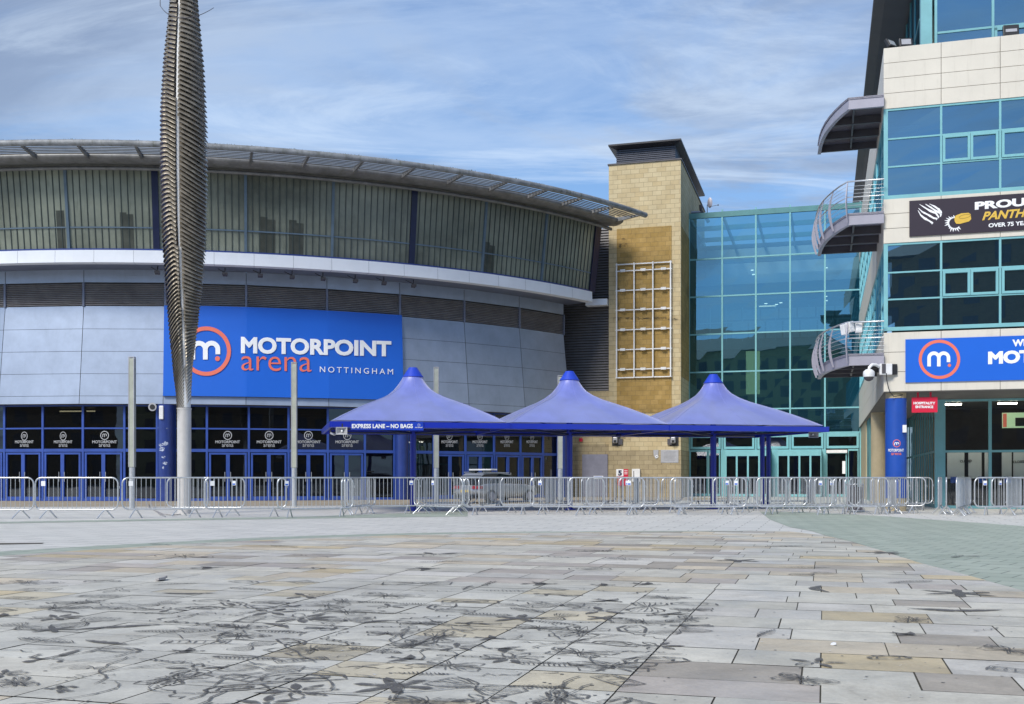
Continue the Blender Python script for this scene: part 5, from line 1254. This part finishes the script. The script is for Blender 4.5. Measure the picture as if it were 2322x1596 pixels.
# floodlights on the parapet
for x, y, rz, tl, lab in ((2020, 99, .9, .5, 'pale backed floodlight tilted outward at the very corner of the parapet'), (2054, 96, .2, .3, 'small dark floodlight second from the parapet corner, facing out'), (2294, 68, .1, .15, 'big black floodlight on the parapet at the right edge, in front of the top windows')):
    a, z = OF.wz(x, y); big = x > 2200; s = 1.4 if big else 1.25
    fl = thing('parapet_floodlight', lab, 'floodlight', Vector((OO[0], OO[1], 0)) + E1 * max(a, .12) + E2 * (.25) + Vector((0, 0, z + .07)), rz - TH, 'floodlights on the parapet')
    q = MB(); q.box(-.17 * s, .17 * s, -.06, .06, -.13 * s, .13 * s); h = bevel(q.build('housing', M['black'], fl), .02); h.rotation_euler = (-tl, 0, 0)
    q = MB(); q.box(-.12 * s, .12 * s, -.075, -.061, (-.08 if not big else -.05) * s, .08 * s if not big else .03); g_ = q.build('lens', M['plaque'], h)
    q = MB(); q.box(-.03, .03, -.02, .02, -.3 * s, -.1 * s); q.build('bracket', M['darkgrey'], fl)

# ------------------------------------------------------------------ twisted sculpture
SX, SY = (417.5 - CX) * 32.3 / F, 32.3
SP = thing('twisted_sculpture', 'tall twisting spindle of bronze-grey metal vanes on a pale round pole', 'sculpture', (SX, SY, 0))
q = MB(); q.cyl((0, 0), .205, .0, 3.18, 36); q.build('pole', M['pole'], SP)
q = MB(); q.cyl((0, 0), .19, 3.19, 20.5, 30, .17); q.build('pole', M['whitepaint'], SP)
q = MB(); q.cyl((0, 0), .215, 3.14, 3.18, 36); q.cyl((0, 0), .26, 0, .02, 36); q.build('collar', M['pole'], SP)
PRF = [(3.1, .20), (3.6, .215), (4.2, .25), (5.0, .34), (6.0, .44), (7.4, .565), (8.8, .655), (10.5, .705), (12.2, .70), (13.8, .62), (15.4, .46), (17, .32), (20, .12)]
def lerp(T, z):
    if z <= T[0][0]: return T[0][1]
    for (a, b_), (c, d) in zip(T, T[1:]):
        if z <= c: return b_ + (d - b_) * (z - a) / (c - a)
    return T[-1][1]
SL = [(3.1, 2.1), (4.5, 1.7), (5.5, 1.35), (7.0, .95), (9.0, .55), (10.5, .15), (12, -.05), (20, -.1)]      # rise of the left wing
SR = [(3.1, -2.1), (4.3, -1.5), (5.2, -.6), (6.0, 0.05), (7.0, .38), (8.5, .6), (10.5, .66), (12.5, .45), (15, .2), (20, .1)]  # fall of the right wing
VA = [(3.1, -60), (5, -82), (6.4, -100), (9, -118), (11.6, -135), (13.5, -150), (16, -165), (20, -180)]
SLT = [(3.1, -60), (5.0, -76), (7, -84), (9, -90), (12, -92), (16, -97), (20, -100)]
z = 3.28; i = 0; spine = []
while z < 19.5:
    R0 = lerp(PRF, z); sL = lerp(SL, z); sR = lerp(SR, z); va = R_(lerp(VA, z)); sl = R_(lerp(SLT, z)); nA = 72; q = MB()
    xv = R0 * math.cos(va) * .9
    def dif(a, b_): return (a - b_ + math.pi) % (2 * math.pi) - math.pi
    def hz(a, r):
        x = r * math.cos(a) - xv; y = r * math.sin(a); return (x * sL if x < 0 else -x * sR) + (-.10 if y < 0 else .1) * abs(y)
    def RR(a): return R0 * (1 - .22 * math.exp(-(dif(a, va) / .16) ** 2) - .10 * math.exp(-(dif(a, va + math.pi) / .25) ** 2))
    vs_ = []; lip = .135 if z > 5.6 else (.08 if z > 4.6 else .05)
    ringr = [(0, 0), (.62, -.04), (.86, -.36), (1, -1)]
    for k in range(nA):
        a = -math.pi + 2 * math.pi * k / nA
        for fr_, dz in ringr:
            r = .12 + (RR(a) - .12) * fr_; zz = z + hz(a, r) + dz * lip
            vs_.append((r * math.cos(a), r * math.sin(a), zz)); vs_.append(((r - (.012 if fr_ == 1 else 0)) * math.cos(a), (r - (.012 if fr_ == 1 else 0)) * math.sin(a), zz + .022))
    fs = []; sw_ = .042 / R0
    for k in range(nA):
        a = -math.pi + 2 * math.pi * (k + .5) / nA
        if z > 4.4 and abs(dif(a, sl)) < sw_ + .02: continue
        k2 = (k + 1) % nA; A, B_ = 8 * k, 8 * k2
        for m_ in range(3): o_ = 2 * m_; fs += [(A + o_, B_ + o_, B_ + o_ + 2, A + o_ + 2), (A + o_ + 1, A + o_ + 3, B_ + o_ + 3, B_ + o_ + 1)]
        fs.append((A + 6, B_ + 6, B_ + 7, A + 7))
    q.add(vs_, fs, True); q.build('vane', M['vane'], SP); i += 1
    if z > 4.4: rs_ = max(.15, R0 - .165); spine.append((rs_ * math.cos(sl), rs_ * math.sin(sl), z + hz(sl, rs_) * .6))
    z += .10 if z < 5 else (.115 if z < 7 else .135)
q = MB(); q.tube(spine, .06, 8); q.build('spine', M['whitepaint'], SP)
hoop = MB(); cz = at_depth(430, 22, 31.4).z
hp = []
for i in range(25):
    t = -1 + 2 * i / 24; x = .80 * t; hp.append((x + .16, -.75 + .5 * t * t, (cz - .18) + .52 * abs(t) ** 2.2 + (.06 if t < 0 else .0) * abs(t)))
hoop.tube(hp, [.008 + .010 * (1 - abs(-1 + 2 * i / 24)) for i in range(25)], 6)
hoop.tube([(hp[0][0], hp[0][1], hp[0][2]), (hp[0][0] - .05, -.1, hp[0][2] + .5), (0, 0, hp[0][2] + .7)], .012, 6); hoop.tube([(0.9, -.1, hp[-1][2] + .35), (0, 0, hp[-1][2] + .8)], .01, 6)
hoop.build('wire_hoop', M['darkgrey'], SP)

# ------------------------------------------------------------------ slim light columns
def light_col(x, ytop, Y, lab):
    T = thing('light_column', lab, 'lamp post', ((x - CX) * Y / F, Y, 0), 0, 'slim light columns on the plaza'); H = CH + (HY - ytop) * Y / F; s = .09
    q = MB(); q.cyl((0, 0), s * 1.12, 0, 1.45, 20); bevel(q.build('base', M['steel'], T), .01)
    q = MB(); q.box(-s, s, -s, s, 1.46, H - .03); q.build('lamp_shaft', M['lampbody'], T)
    q = MB()
    for a, b_ in ((-1, -1), (1, -1), (1, 1), (-1, 1)): q.box(a * s - .012, a * s + .012, b_ * s - .012, b_ * s + .012, 1.46, H)
    q.box(-s - .01, s + .01, -s - .01, s + .01, H, H + .03); q.build('trim', M['plaque'], T)
light_col(299.5, 811, 38.0, 'slim square light column, leftmost, left of the twisted sculpture')
light_col(667, 823, 40.3, 'slim square light column in front of the big blue sign')
light_col(989, 834, 42.0, 'slim square light column behind the left tent canopy')
light_col(1269.5, 853, 45.0, 'slim light column mostly hidden behind the middle tent canopy')

# ------------------------------------------------------------------ tents
TC = [(-3.25, 35.3), (1.95, 36.5), (7.04, 37.6)]; tdv = Vector((math.cos(R_(12.6)), math.sin(R_(12.6)), 0)); trz = R_(12.6); HF_ = 2.72
labs = ['left blue cone-topped tent canopy, carrying the EXPRESS LANE sign', 'middle blue cone-topped tent canopy in front of the stone tower', 'right blue cone-topped tent canopy in front of the glass atrium']
def tent(i):
    T = thing('tent_canopy', labs[i], 'canopy', (TC[i][0], TC[i][1], 0), trz, 'blue cone-topped tents over the queue'); ax = 2.665 if i < 2 else 2.9
    al = 2.665 if i else 2.8; 
    prof = [(.30, 4.42), (.36, 4.30), (.46, 4.14), (.60, 3.97), (.80, 3.80), (1.06, 3.63), (1.36, 3.48), (1.7, 3.32), (2.05, 3.15), (2.4, 2.98), (2.62, 2.86), (2.72, 2.81)]
    n = 96; q = MB(); vs_ = []
    for j, (r, z) in enumerate(prof):
        u = (r - .3) / 2.42; 
        for k in range(n):
            a = 2 * math.pi * k / n; c, s = math.cos(a), math.sin(a)
            pw_ = 2 + 14 * u ** 1.6; rr = 1 / ((abs(c) ** pw_ + abs(s) ** pw_) ** (1 / pw_))
            corner = (rr - 1) / .414
            # corners are pulled tight so that a soft ridge runs down to each
            zz = z + .10 * math.exp(-((a * 4 / math.pi) % 2 - 1) ** 2 * 14) * math.sin(math.pi * min(1, u)) * .7 - .035 * (1 - corner) * math.sin(math.pi * min(1, u)) * (math.sin(a * 2) ** 2 < .5)
            sx_ = (ax if c > 0 else al) / 2.72
            vs_.append((r * rr * c * sx_, r * rr * s, zz))
    m_ = len(prof); q.add(vs_, [(j * n + k, (j + 1) * n + k, (j + 1) * n + (k + 1) % n, j * n + (k + 1) % n) for j in range(m_ - 1) for k in range(n)], True)
    q.build('canopy', M['tent'], T)
    for k in range(0, n, 12):
        q = MB(); q.tube([Vector(vs_[j * n + k]) + Vector((0, 0, .004)) for j in range(m_)], .005, 5); q.build('seam', M['tent'], T)
    q = MB(); q.cyl((0, 0), .345, 4.385, 4.40, 28); q.cyl((0, 0), .335, 4.40, 4.70, 28, .135); q.build('cap', M['tentcap'], T)
    q = MB(); h = HF_
    q.box(-al, ax, -h - .04, -h + .04, 2.60, 2.77); q.box(-al, ax, h - .04, h + .04, 2.60, 2.77); 
    if i == 0: q.box(-al - .04, -al + .04, -h, h, 2.60, 2.77)
    if i == 2: q.box(ax - .04, ax + .04, -h, h, 2.60, 2.77)
    else: q.box(ax - .035, ax + .035, -h + .05, h - .05, 2.62, 2.76)
    q.build('rail', M['tentrail'], T)
    q = MB()
    for sx_ in (-1, 1):
        for sy_ in (-1, 1): q.tube([(sx_ * .06, sy_ * .06, 2.0 + .55), (sx_ * (ax - .1), sy_ * (h - .1), 2.66)], .035, 6); q.tube([(0, 0, 2.7), (sx_ * 1.9, sy_ * 1.9, 2.95)], .02, 6)
    q.tube([(-al + .1, 0, 2.66), (ax - .1, 0, 2.66)], .03, 6); q.tube([(0, -h, 2.66), (0, h, 2.66)], .03, 6); q.build('strut', M['navy'], T)
    q = MB(); q.cyl((0, 0), .105, 0, 4.3, 20); q.build('pole', M['tentrail'], T)
    q = MB(); q.box(-.18, .18, -.18, .18, 0.004, .03); q.build('base_plate', M['tentrail'], T)
    return T
TT = [tent(i) for i in range(3)]
for k, (x, Y) in enumerate(((1728, 38.5), (1742, 39.5))):
    q = MB(); q.cyl((0, 0), .085, 0, 2.62, 16); o = q.build('tent_post', M['tentrail'], None, ((x - CX) * Y / F, Y, 0)); tag(o, ['left of the two close dark blue posts under the right tent', 'right of the two close dark blue posts under the right tent'][k], 'post', 'extra posts under the right tent')
# express lane sign, hung on the front rail of the left tent
ES = thing('lane_sign', 'blue EXPRESS LANE - NO BAGS sign on the front rail of the left tent', 'sign', (TC[0][0], TC[0][1], 0), trz)
nv = Vector((math.sin(trz), -math.cos(trz), 0))
def tent_uv(x, y, off):
    # plane y_local = -HF_-off
    o0 = Vector((TC[0][0], TC[0][1], 0)) + nv * (HF_ + off); u = (x - CX) / F; s = (u * o0.y - o0.x) / (tdv.x - u * tdv.y); Y = o0.y + s * tdv.y
    return (s, -(HF_ + off), CH + (HY - y) * Y / F)
a = tent_uv(795, 957.5, .05); b_ = tent_uv(959.5, 974.8, .05); q = MB(); q.box(a[0], b_[0], -(HF_ + .075), -(HF_ + .045), 2.52, 2.78); q.build('panel', mat('lane_sign_blue', (.01, .05, .46), .35), ES)
q = MB(); text_to(q, 'EXPRESS LANE – NO BAGS', (797.5, 936, 961, 971, 961, 971), lambda x, y: tent_uv(x, y, .085), .04); ring_to(q, (949.5, 963.5), 2.6, .6, lambda x, y: tent_uv(x, y, .08), 16); text_to(q, 'MOTORPOINT', (941, 958, 968, 970.4, 968, 970.4), lambda x, y: tent_uv(x, y, .08), .03); q.build('lettering', M['sign_white'], ES)
# horn loudspeakers and a small camera
def horn(p, rz, lab):
    T = thing('horn_speaker', lab, 'loudspeaker', p, rz, 'horn loudspeakers on the tents'); q = MB()
    fr = [(-.14, .0, -.075, .075), (-.14, 0, 0, 0)]
    v0 = [(-.17, -.16, -.11), (.17, -.16, -.11), (.17, -.16, .11), (-.17, -.16, .11)]; v1 = [(-.05, .1, -.05), (.05, .1, -.05), (.05, .1, .05), (-.05, .1, .05)]; v2 = [(x * .86, -.155, z * .8) for x, y, z in v0]; v3 = [(x * .25, -.04, z * .3) for x, y, z in v0]
    q.add(v0 + v1 + v2 + v3, [(0, 4, 5, 1), (1, 5, 6, 2), (2, 6, 7, 3), (3, 7, 4, 0), (4, 7, 6, 5), (0, 1, 9, 8), (1, 2, 10, 9), (2, 3, 11, 10), (3, 0, 8, 11), (8, 9, 13, 12), (9, 10, 14, 13), (10, 11, 15, 14), (11, 8, 12, 15), (12, 13, 14, 15)]); q.build('horn', M['plaque'], T)
    q = MB(); q.tube([(0, -.06, 0), (0, -.13, 0)], .03, 10); q.build('driver', M['sign_white'], T)
    q = MB(); q.box(-.02, .02, -.02, .02, 0, .22); q.build('bracket', M['black'], T)
horn(at_depth(776, 977, 31.9), 0, 'grey horn loudspeaker under the left end of the EXPRESS LANE tent')
horn(at_depth(1841, 985.5, 36.0), 0, 'grey horn loudspeaker under the right end of the right tent')
CM = thing('bullet_camera', 'small bullet camera hanging below the left tent corner', 'camera', at_depth(754, 982, 33.0), -.5)
q = MB(); q.tube([(-.06, 0, 0), (.13, -.06, -.05)], .035, 10); q.build('housing', M['plaque'], CM)
q = MB(); q.tube([(-.08, 0, .0), (-.10, .02, .12)], .02, 8); q.build('bracket', M['darkgrey'], CM)

# ------------------------------------------------------------------ crowd barriers
def make_barrier():
    T = thing('crowd_barrier', '', 'barrier', (0, 0, 0), 0, 'steel crowd barriers'); W = 2.2; zb, zt, r = .24, 1.09, .16
    pts = []
    for cx0, cz0, a0 in ((W - r, zb + r, -90), (W - r, zt - r, 0), (r, zt - r, 90), (r, zb + r, 180)):
        for k in range(6): a = R_(a0 + 18 * k); pts.append((cx0 + r * math.cos(a), 0, cz0 + r * math.sin(a)))
    q = MB(); q.tube(pts, .0205, 8, True); q.tube([(.02, .03, .38), (-.03, .03, .38), (-.03, .0, .44)], .008, 5); q.tube([(W - .02, 0, .86), (W + .04, 0, .86), (W + .04, 0, .80)], .008, 5); q.tube([(W - .02, 0, .42), (W + .04, 0, .42), (W + .04, 0, .36)], .008, 5); q.build('frame', M['steel'], T)
    q = MB(); nbar = 17
    for k in range(nbar):
        x = .115 + (W - .23) * k / (nbar - 1); e_ = 0 if .16 < x < W - .16 else .03; q.tube([(x, 0, zb + e_), (x, 0, zt - e_)], .0080, 5, cap=False)
    q.build('bars', M['steel'], T)
    for x in (.34, W - .34):
        q = MB(); q.tube([(x - .15, -.20, .005), (x - .03, -.02, zb - .02), (x, 0, zb)], .0195, 7); q.tube([(x + .15, .20, .005), (x + .03, .02, zb - .02), (x, 0, zb)], .0195, 7); q.build('foot', M['steel'], T)
    return T
BAR0 = make_barrier(); first = [True]
M['tagm'] = M['sign_white']
def barrier(x, Y, ang, lab, tagx=None, blue=True):
    loc = ((x - CX) * Y / F, Y, .0); rz = R_(ang)
    if first[0]: b = BAR0; b.location = loc; b.rotation_euler = (0, 0, rz); first[0] = False
    else: b = dup(BAR0, loc, rz)
    b['label'] = lab; b['group'] = 'steel crowd barriers'
    if tagx is not None:
        q = MB(); q.box(tagx - .055, tagx + .055, -.026, -.02, .87, 1.0); o = q.build('name_plate', M['sign_white'], b)
        if blue: q = MB(); q.box(tagx - .04, tagx + .04, -.030, -.027, .885, .925); q.build('plate_print', M['sign_blue'], o)
    return b
F0 = [(-112, 28.5, 0, None, 'crowd barrier cut by the left edge of the photo'),
 (80, 28.6, 0, .22, 'first complete crowd barrier from the left, seen square on'),
 (277, 28.8, 15, .22, 'crowd barrier whose left end stands before the leftmost light column'),
 (379, 30.6, 0, 1.9, 'crowd barrier behind the foot of the twisted sculpture, partly behind another'),
 (464, 29.2, 22, .2, 'crowd barrier standing just right of the twisted sculpture'),
 (629, 29.0, 32, .25, 'crowd barrier in front of the light column by the big sign'),
 (787, 31.9, 20, 1.95, 'crowd barrier left of the left tent pole, before the glass doors'),
 (939, 32.6, -46, .9, 'crowd barrier turned towards us just right of the left tent pole'),
 (1051, 31.1, 22, None, 'front crowd barrier directly before the silver car')]
for x, Y, an, tg, lb in F0: barrier(x, Y, an, lb, tg, tg != .22 and tg != .2)
marks = ['by the car', 'left of the middle tent pole', 'by the grey steel door', 'under the number 5 sign', 'before the tower plaque', 'before the tower edge', 'by the right tent pole', 'before the revolving doors', 'by the two close posts', 'before the automatic door']
for k, (x, Y, an) in enumerate(((1202, 31.6, 6), (1289, 31.2, 0), (1403, 31.8, 5), (1520, 31.3, 0), (1617, 31.9, 4), (1715, 31.3, 0), (1847, 31.6, 3))):
    barrier(x, Y, an, 'crowd barrier in the overlapping front row, starting ' + ['right of the car', 'at the middle tent pole', 'under the number 5 sign', 'at the right edge of the tower', 'at the right tent pole', 'by the two close blue posts', 'at the right tent end'][k], (.28, 1.75, .25, 1.9, .4, 1.85, .5)[k])
for x, Y, an, lb in ((775, 30.9, 72, 'narrow-looking crowd barrier end-on between two left barriers'), (781, 31.6, 78, 'crowd barrier end-on, just behind the other end-on one on the left'), (948, 34.6, -40, 'second crowd barrier in the dense bunch right of the left tent pole'), (965, 35.4, -52, 'third crowd barrier in the dense bunch right of the left tent pole'), (955, 36.9, -30, 'rearmost crowd barrier in the dense bunch right of the left tent pole')): barrier(x, Y, an, lb)
for k, x in enumerate((1085, 1225, 1318, 1425, 1530, 1640, 1745, 1835)):
    place_ = ['behind the silver car front', 'left of the middle pole', 'right of the middle pole', 'before the number 5 sign', 'at the tower corner', 'right of the right tent pole', 'by the two close posts', 'at the right tent end'][k]
    barrier(x, 33.9, (70, 62, 48, 58, 66, 45, 60, 52)[k], 'crowd barrier running away from us, nearer one, ' + place_)
    if k % 2: barrier(x + 12, 36.4, 80, 'crowd barrier running away from us, farther one, ' + place_)
for k in range(5): barrier(1110 + 150 * k, 38.9, 3, 'crowd barrier across the back of the queue lanes, ' + ['behind the car', 'behind the middle pole', 'before the tower', 'before the revolving door', 'before the atrium right side'][k])
for x, Y, an, lb in ((1889, 32.4, 12, 'crowd barrier left of the litter bin, under the lower balcony'), (1902, 34.3, 0, 'crowd barrier before the automatic door, behind the litter bin line'), (1925, 33.2, -20, 'crowd barrier slanting towards the litter bin from the right'), (1915, 31.4, 36, 'crowd barrier slanting away just in front of the litter bin'), (1990, 31.6, 40, 'crowd barrier in front of the big blue column, left one'), (1975, 35.5, 10, 'crowd barrier behind the blue column line, rear one'), (2030, 32.2, 74, 'last crowd barrier of the middle run, in front of the blue column')): barrier(x, Y, an, lb)
for x, Y, an, lb in ((2127, 31.7, 66, 'leftmost narrow-looking crowd barrier of the right-hand group'), (2145, 31.2, 68, 'second crowd barrier of the right-hand group, next to the leftmost'), (2168, 30.2, 62, 'nearest crowd barrier of the right-hand group with dense bars'), (2172, 31.0, 62, 'crowd barrier directly behind the nearest one of the right-hand group'), (2178, 31.8, 60, 'third deep crowd barrier of the right-hand group'), (2209, 31.2, 2, 'long crowd barrier facing us at the right edge before the ticket windows'), (2282, 30.6, 55, 'crowd barrier at the far right edge, turned away'), (2248, 31.9, 20, 'crowd barrier behind the right-edge one, below the ticket windows')): barrier(x, Y, an, lb, .3 if x in (2209, 2248) else None)

for k, (x, an) in enumerate(((1135, 4), (1330, -6), (1500, 5), (1665, -4), (1790, 3))):
    barrier(x, 33.3, an, 'crowd barrier in the second row back, ' + ['behind the car end', 'right of the middle tent pole', 'before the tower plaque', 'right of the right tent pole', 'below the right tent corner'][k])
# ------------------------------------------------------------------ litter bin
Y = 33.9; LB = thing('litter_bin', 'slatted metal litter bin behind the barriers near the blue column', 'bin', ((1938 - CX) * Y / F, Y, 0))
q = MB(); q.cyl((0, 0), .22, .06, .80, 24); q.build('body', M['darkgrey'], LB)
q = MB()
for k in range(20): a = 2 * math.pi * k / 20; q.tube([(.25 * math.cos(a), .25 * math.sin(a), .04), (.25 * math.cos(a), .25 * math.sin(a), .82), (.27 * math.cos(a), .27 * math.sin(a), .9)], .012, 5)
q.build('slats', M['greymetal'], LB)
q = MB(); q.tube([(.26 * math.cos(2 * math.pi * k / 24), .26 * math.sin(2 * math.pi * k / 24), .88) for k in range(24)], .02, 6, True); q.tube([(.255 * math.cos(2 * math.pi * k / 24), .255 * math.sin(2 * math.pi * k / 24), .05) for k in range(24)], .02, 6, True); q.build('rim', M['steel'], LB)
# cables on the ground by the sculpture
q = MB(); rcb = random.Random(2); g0 = [(330, 1144), (338, 1152), (352, 1160), (368, 1167), (392, 1170), (410, 1168)]
q.tube([(*ground_pt(*p), .03 + (.0 if i else .12)) for i, p in enumerate(g0)], .014, 6); q.tube([(*ground_pt(340, 1148), .2), (*ground_pt(350, 1158), .03), (*ground_pt(362, 1168), .03), (*ground_pt(375, 1172), .02)], .010, 6)
tag(q.build('loose_cable', M['louvre']), 'loose brown cable lying on the paving left of the sculpture pole', 'cable')
# dropped scraps
for k, (x, y, s, m_, lb) in enumerate(((643, 1162 + 148, .10, 'louvre', 'brown crumpled scrap lying on the stone slabs at the left'), (1890, 1521 - 55, .03, 'sign_white', 'small white scrap of litter on the slabs at lower right'))):
    gx_, gy_ = ground_pt(365 if k == 0 else x, 1318 if k == 0 else y); q = MB(); rs = random.Random(k + 3)
    pts = [(s * rs.uniform(.5, 1) * math.cos(i) * .7, s * rs.uniform(.6, 1.2) * math.sin(i) * 1.6) for i in range(7)]
    q.prism(pts, lambda p, d: (p[0], p[1], d + .01 * math.sin(p[0] * 40)), .018, .022 + .02 * (k == 0)); o = recalc(q.build('litter_scrap', M[m_], None, (gx_, gy_, 0))); tag(o, lb, 'litter')

# ------------------------------------------------------------------ car
Yc = 45.6; CR = thing('estate_car', 'silver estate car with a roof light bar parked behind the barriers', 'car', ((1056 - CX) * Yc / F, Yc, 0), R_(47))
CR.scale = (.93, .93, .93)
# local x runs forward from the rear bumper, y to the car's left
stn = [(-.02, .40, .62, .80, .70), (.10, .30, .86, .86, .74), (.35, .24, .95, .88, .78), (.9, .22, .97, .89, .80), (2.2, .20, .95, .89, .80), (3.1, .20, .93, .88, .80), (3.9, .22, .84, .84, .74), (4.2, .30, .66, .76, .62)]
q = MB(); vs_ = []
for x, zb, zt, wd, wt in stn:
    vs_ += [(x, -wd * .95, zb), (x, -wd, zb + .18), (x, -wd, zt - .12), (x, -wt, zt), (x, wt, zt), (x, wd, zt - .12), (x, wd, zb + .18), (x, wd * .95, zb)]
n = 8; fs = [(i * n + j, (i + 1) * n + j, (i + 1) * n + (j + 1) % n, i * n + (j + 1) % n) for i in range(len(stn) - 1) for j in range(n)] + [tuple(range(8)), tuple(reversed(range(8 * (len(stn) - 1), 8 * len(stn))))]
q.add(vs_, fs, True); o = recalc(q.build('body', M['carsilver'], CR)); md = o.modifiers.new('s', 'SUBSURF'); md.levels = md.render_levels = 1
q = MB(); cab = [(.12, .86, .76), (.32, 1.24, .60), (.60, 1.355, .60), (1.6, 1.39, .62), (2.35, 1.31, .60), (3.05, .92, .72)]
vs_ = []
for x, z, wd in cab: vs_ += [(x, -wd, z), (x, wd, z)]
k_ = len(cab)
low = [(x, s * .78, .84) for x in (.1, .3, .55, 1.6, 2.35, 3.05) for s in (-1, 1)]
q.add(vs_ + low, [(2 * i, 2 * i + 2, 2 * i + 3, 2 * i + 1) for i in range(k_ - 1)] + [(2 * k_ + 2 * i, 2 * k_ + 2 * i + 2, 2 * i + 2, 2 * i) for i in range(k_ - 1)] + [(2 * k_ + 2 * i + 1, 2 * i + 1, 2 * i + 3, 2 * k_ + 2 * i + 3) for i in range(k_ - 1)] + [(2 * k_, 0, 1, 2 * k_ + 1)])
recalc(q.build('windows', M['blackglass'], CR))
q = MB(); rf = [(.28, 1.21, .62), (.58, 1.37, .61), (1.6, 1.405, .63), (2.3, 1.33, .61)]; vs_ = [(x, s * wd, z) for x, z, wd in rf for s in (-1, 1)] + [(x, s * (wd + .01), z - .05) for x, z, wd in rf for s in (-1, 1)]
q.add(vs_, [(2 * i, 2 * i + 2, 2 * i + 3, 2 * i + 1) for i in range(3)] + [(2 * i, 8 + 2 * i, 10 + 2 * i, 2 * i + 2) for i in range(3)] + [(2 * i + 1, 2 * i + 3, 11 + 2 * i, 9 + 2 * i) for i in range(3)] + [(0, 1, 9, 8)]); recalc(q.build('roof', M['carsilver'], CR))
for s in (-1, 1):
    q = MB(); q.tube([(.5, s * .62, 1.42), (2.2, s * .62, 1.39)], .02, 6); q.build('roof_rail', M['steel'], CR)
    q = MB(); q.box(-.035, .12, s * .56 - .2, s * .56 + .2, .66, .80) if False else q.hexa([(-.03, s * .84, .66), (-.045, s * .42, .66), (.2, s * .42, .66), (.2, s * .885, .66), (-.0, s * .82, .79), (-.02, s * .42, .79), (.2, s * .42, .79), (.2, s * .875, .79)]); recalc(q.build('tail_lamp', M['redlamp'], CR))
    for x in (.78, 3.35):
        q = MB(); q.tube([(x, s * .70, .31), (x, s * .90, .31)], .31, 24); wh = q.build('wheel', M['tyre'], CR)
        q = MB(); q.tube([(x, s * .9, .31), (x, s * .915, .31)], .2, 20)
        q.build('rim', M['greymetal'], wh)
    q = MB(); q.hexa([(2.55, s * .86, .95), (2.75, s * .86, .95), (2.75, s * 1.0, .97), (2.55, s * 1.0, .97), (2.57, s * .86, 1.06), (2.73, s * .86, 1.06), (2.73, s * 1.0, 1.06), (2.57, s * 1.0, 1.06)]); recalc(q.build('mirror', M['black'], CR))
q = MB(); q.hexa([(-.075, -.26, .50), (-.075, .26, .50), (-.02, .26, .50), (-.02, -.26, .50), (-.065, -.26, .61), (-.065, .26, .61), (-.02, .26, .61), (-.02, -.26, .61)]); recalc(q.build('number_plate', M['yellow'], CR))
q = MB(); q.box(-.05, .15, -.75, .75, .22, .36); q.build('bumper', M['black'], CR)
q = MB(); q.box(.9, 1.32, -.72, .72, 1.50, 1.57); bevel(q.build('light_bar', M['whitepaint'], CR), .02)
q = MB(); q.box(1.05, 1.17, -.5, -.45, 1.36, 1.50); q.box(1.05, 1.17, .45, .5, 1.36, 1.50); q.build('bar_mount', M['black'], CR)

# ------------------------------------------------------------------ opposite side of the square (seen mirrored in the glass)
def block(x, y, wd, dp, h, rz, m_, lab, nx, nz, name='apartment_block', glass='darkgrey'):
    T = thing(name, lab, 'building', (x, y, 0), rz); q = MB(); q.box(-wd / 2, wd / 2, 0, dp, 0, h); q.build('wall', m_, T)
    q = MB(); q.add([(-wd / 2 - 1, -1, h), (wd / 2 + 1, -1, h), (wd / 2 + 1, dp + 1, h), (-wd / 2 - 1, dp + 1, h), (-wd / 2 + 4, dp / 2, h + 4), (wd / 2 - 4, dp / 2, h + 4)], [(0, 1, 5, 4), (1, 2, 5), (2, 3, 4, 5), (3, 0, 4), (0, 3, 2, 1)]); q.build('roof', M['slate'], T)
    for i in range(nx):
        for j in range(nz):
            xx = -wd / 2 + wd * (i + .5) / nx; zz = 1.5 + (h - 2) * j / nz; q = MB(); q.box(xx - .7, xx + .7, -.06, -.01, zz, zz + 1.6); q.build('window', M[glass], T)
rzb = math.pi - TH
M['yellowrender'] = mat('pale_yellow_render', (.34, .31, .16), .8)
block(8, -34, 24, 12, 23, math.pi, M['brickfar'], 'dark brown brick block across the square, only mirrored in the office windows', 8, 7)
block(28, -36, 18, 12, 29, math.pi, M['brickfar'], 'taller dark brown brick block across the square, only mirrored in the office windows', 6, 9)
block(-26, -34, 36, 12, 20, math.pi - .05, M['yellowrender'], 'pale yellow block across the square, only mirrored in the atrium glass', 14, 7)
block(-66, -20, 40, 12, 14, math.pi - .5, M['brickfar'], 'low brown brick block across the square, only mirrored in the arena doors', 9, 4)
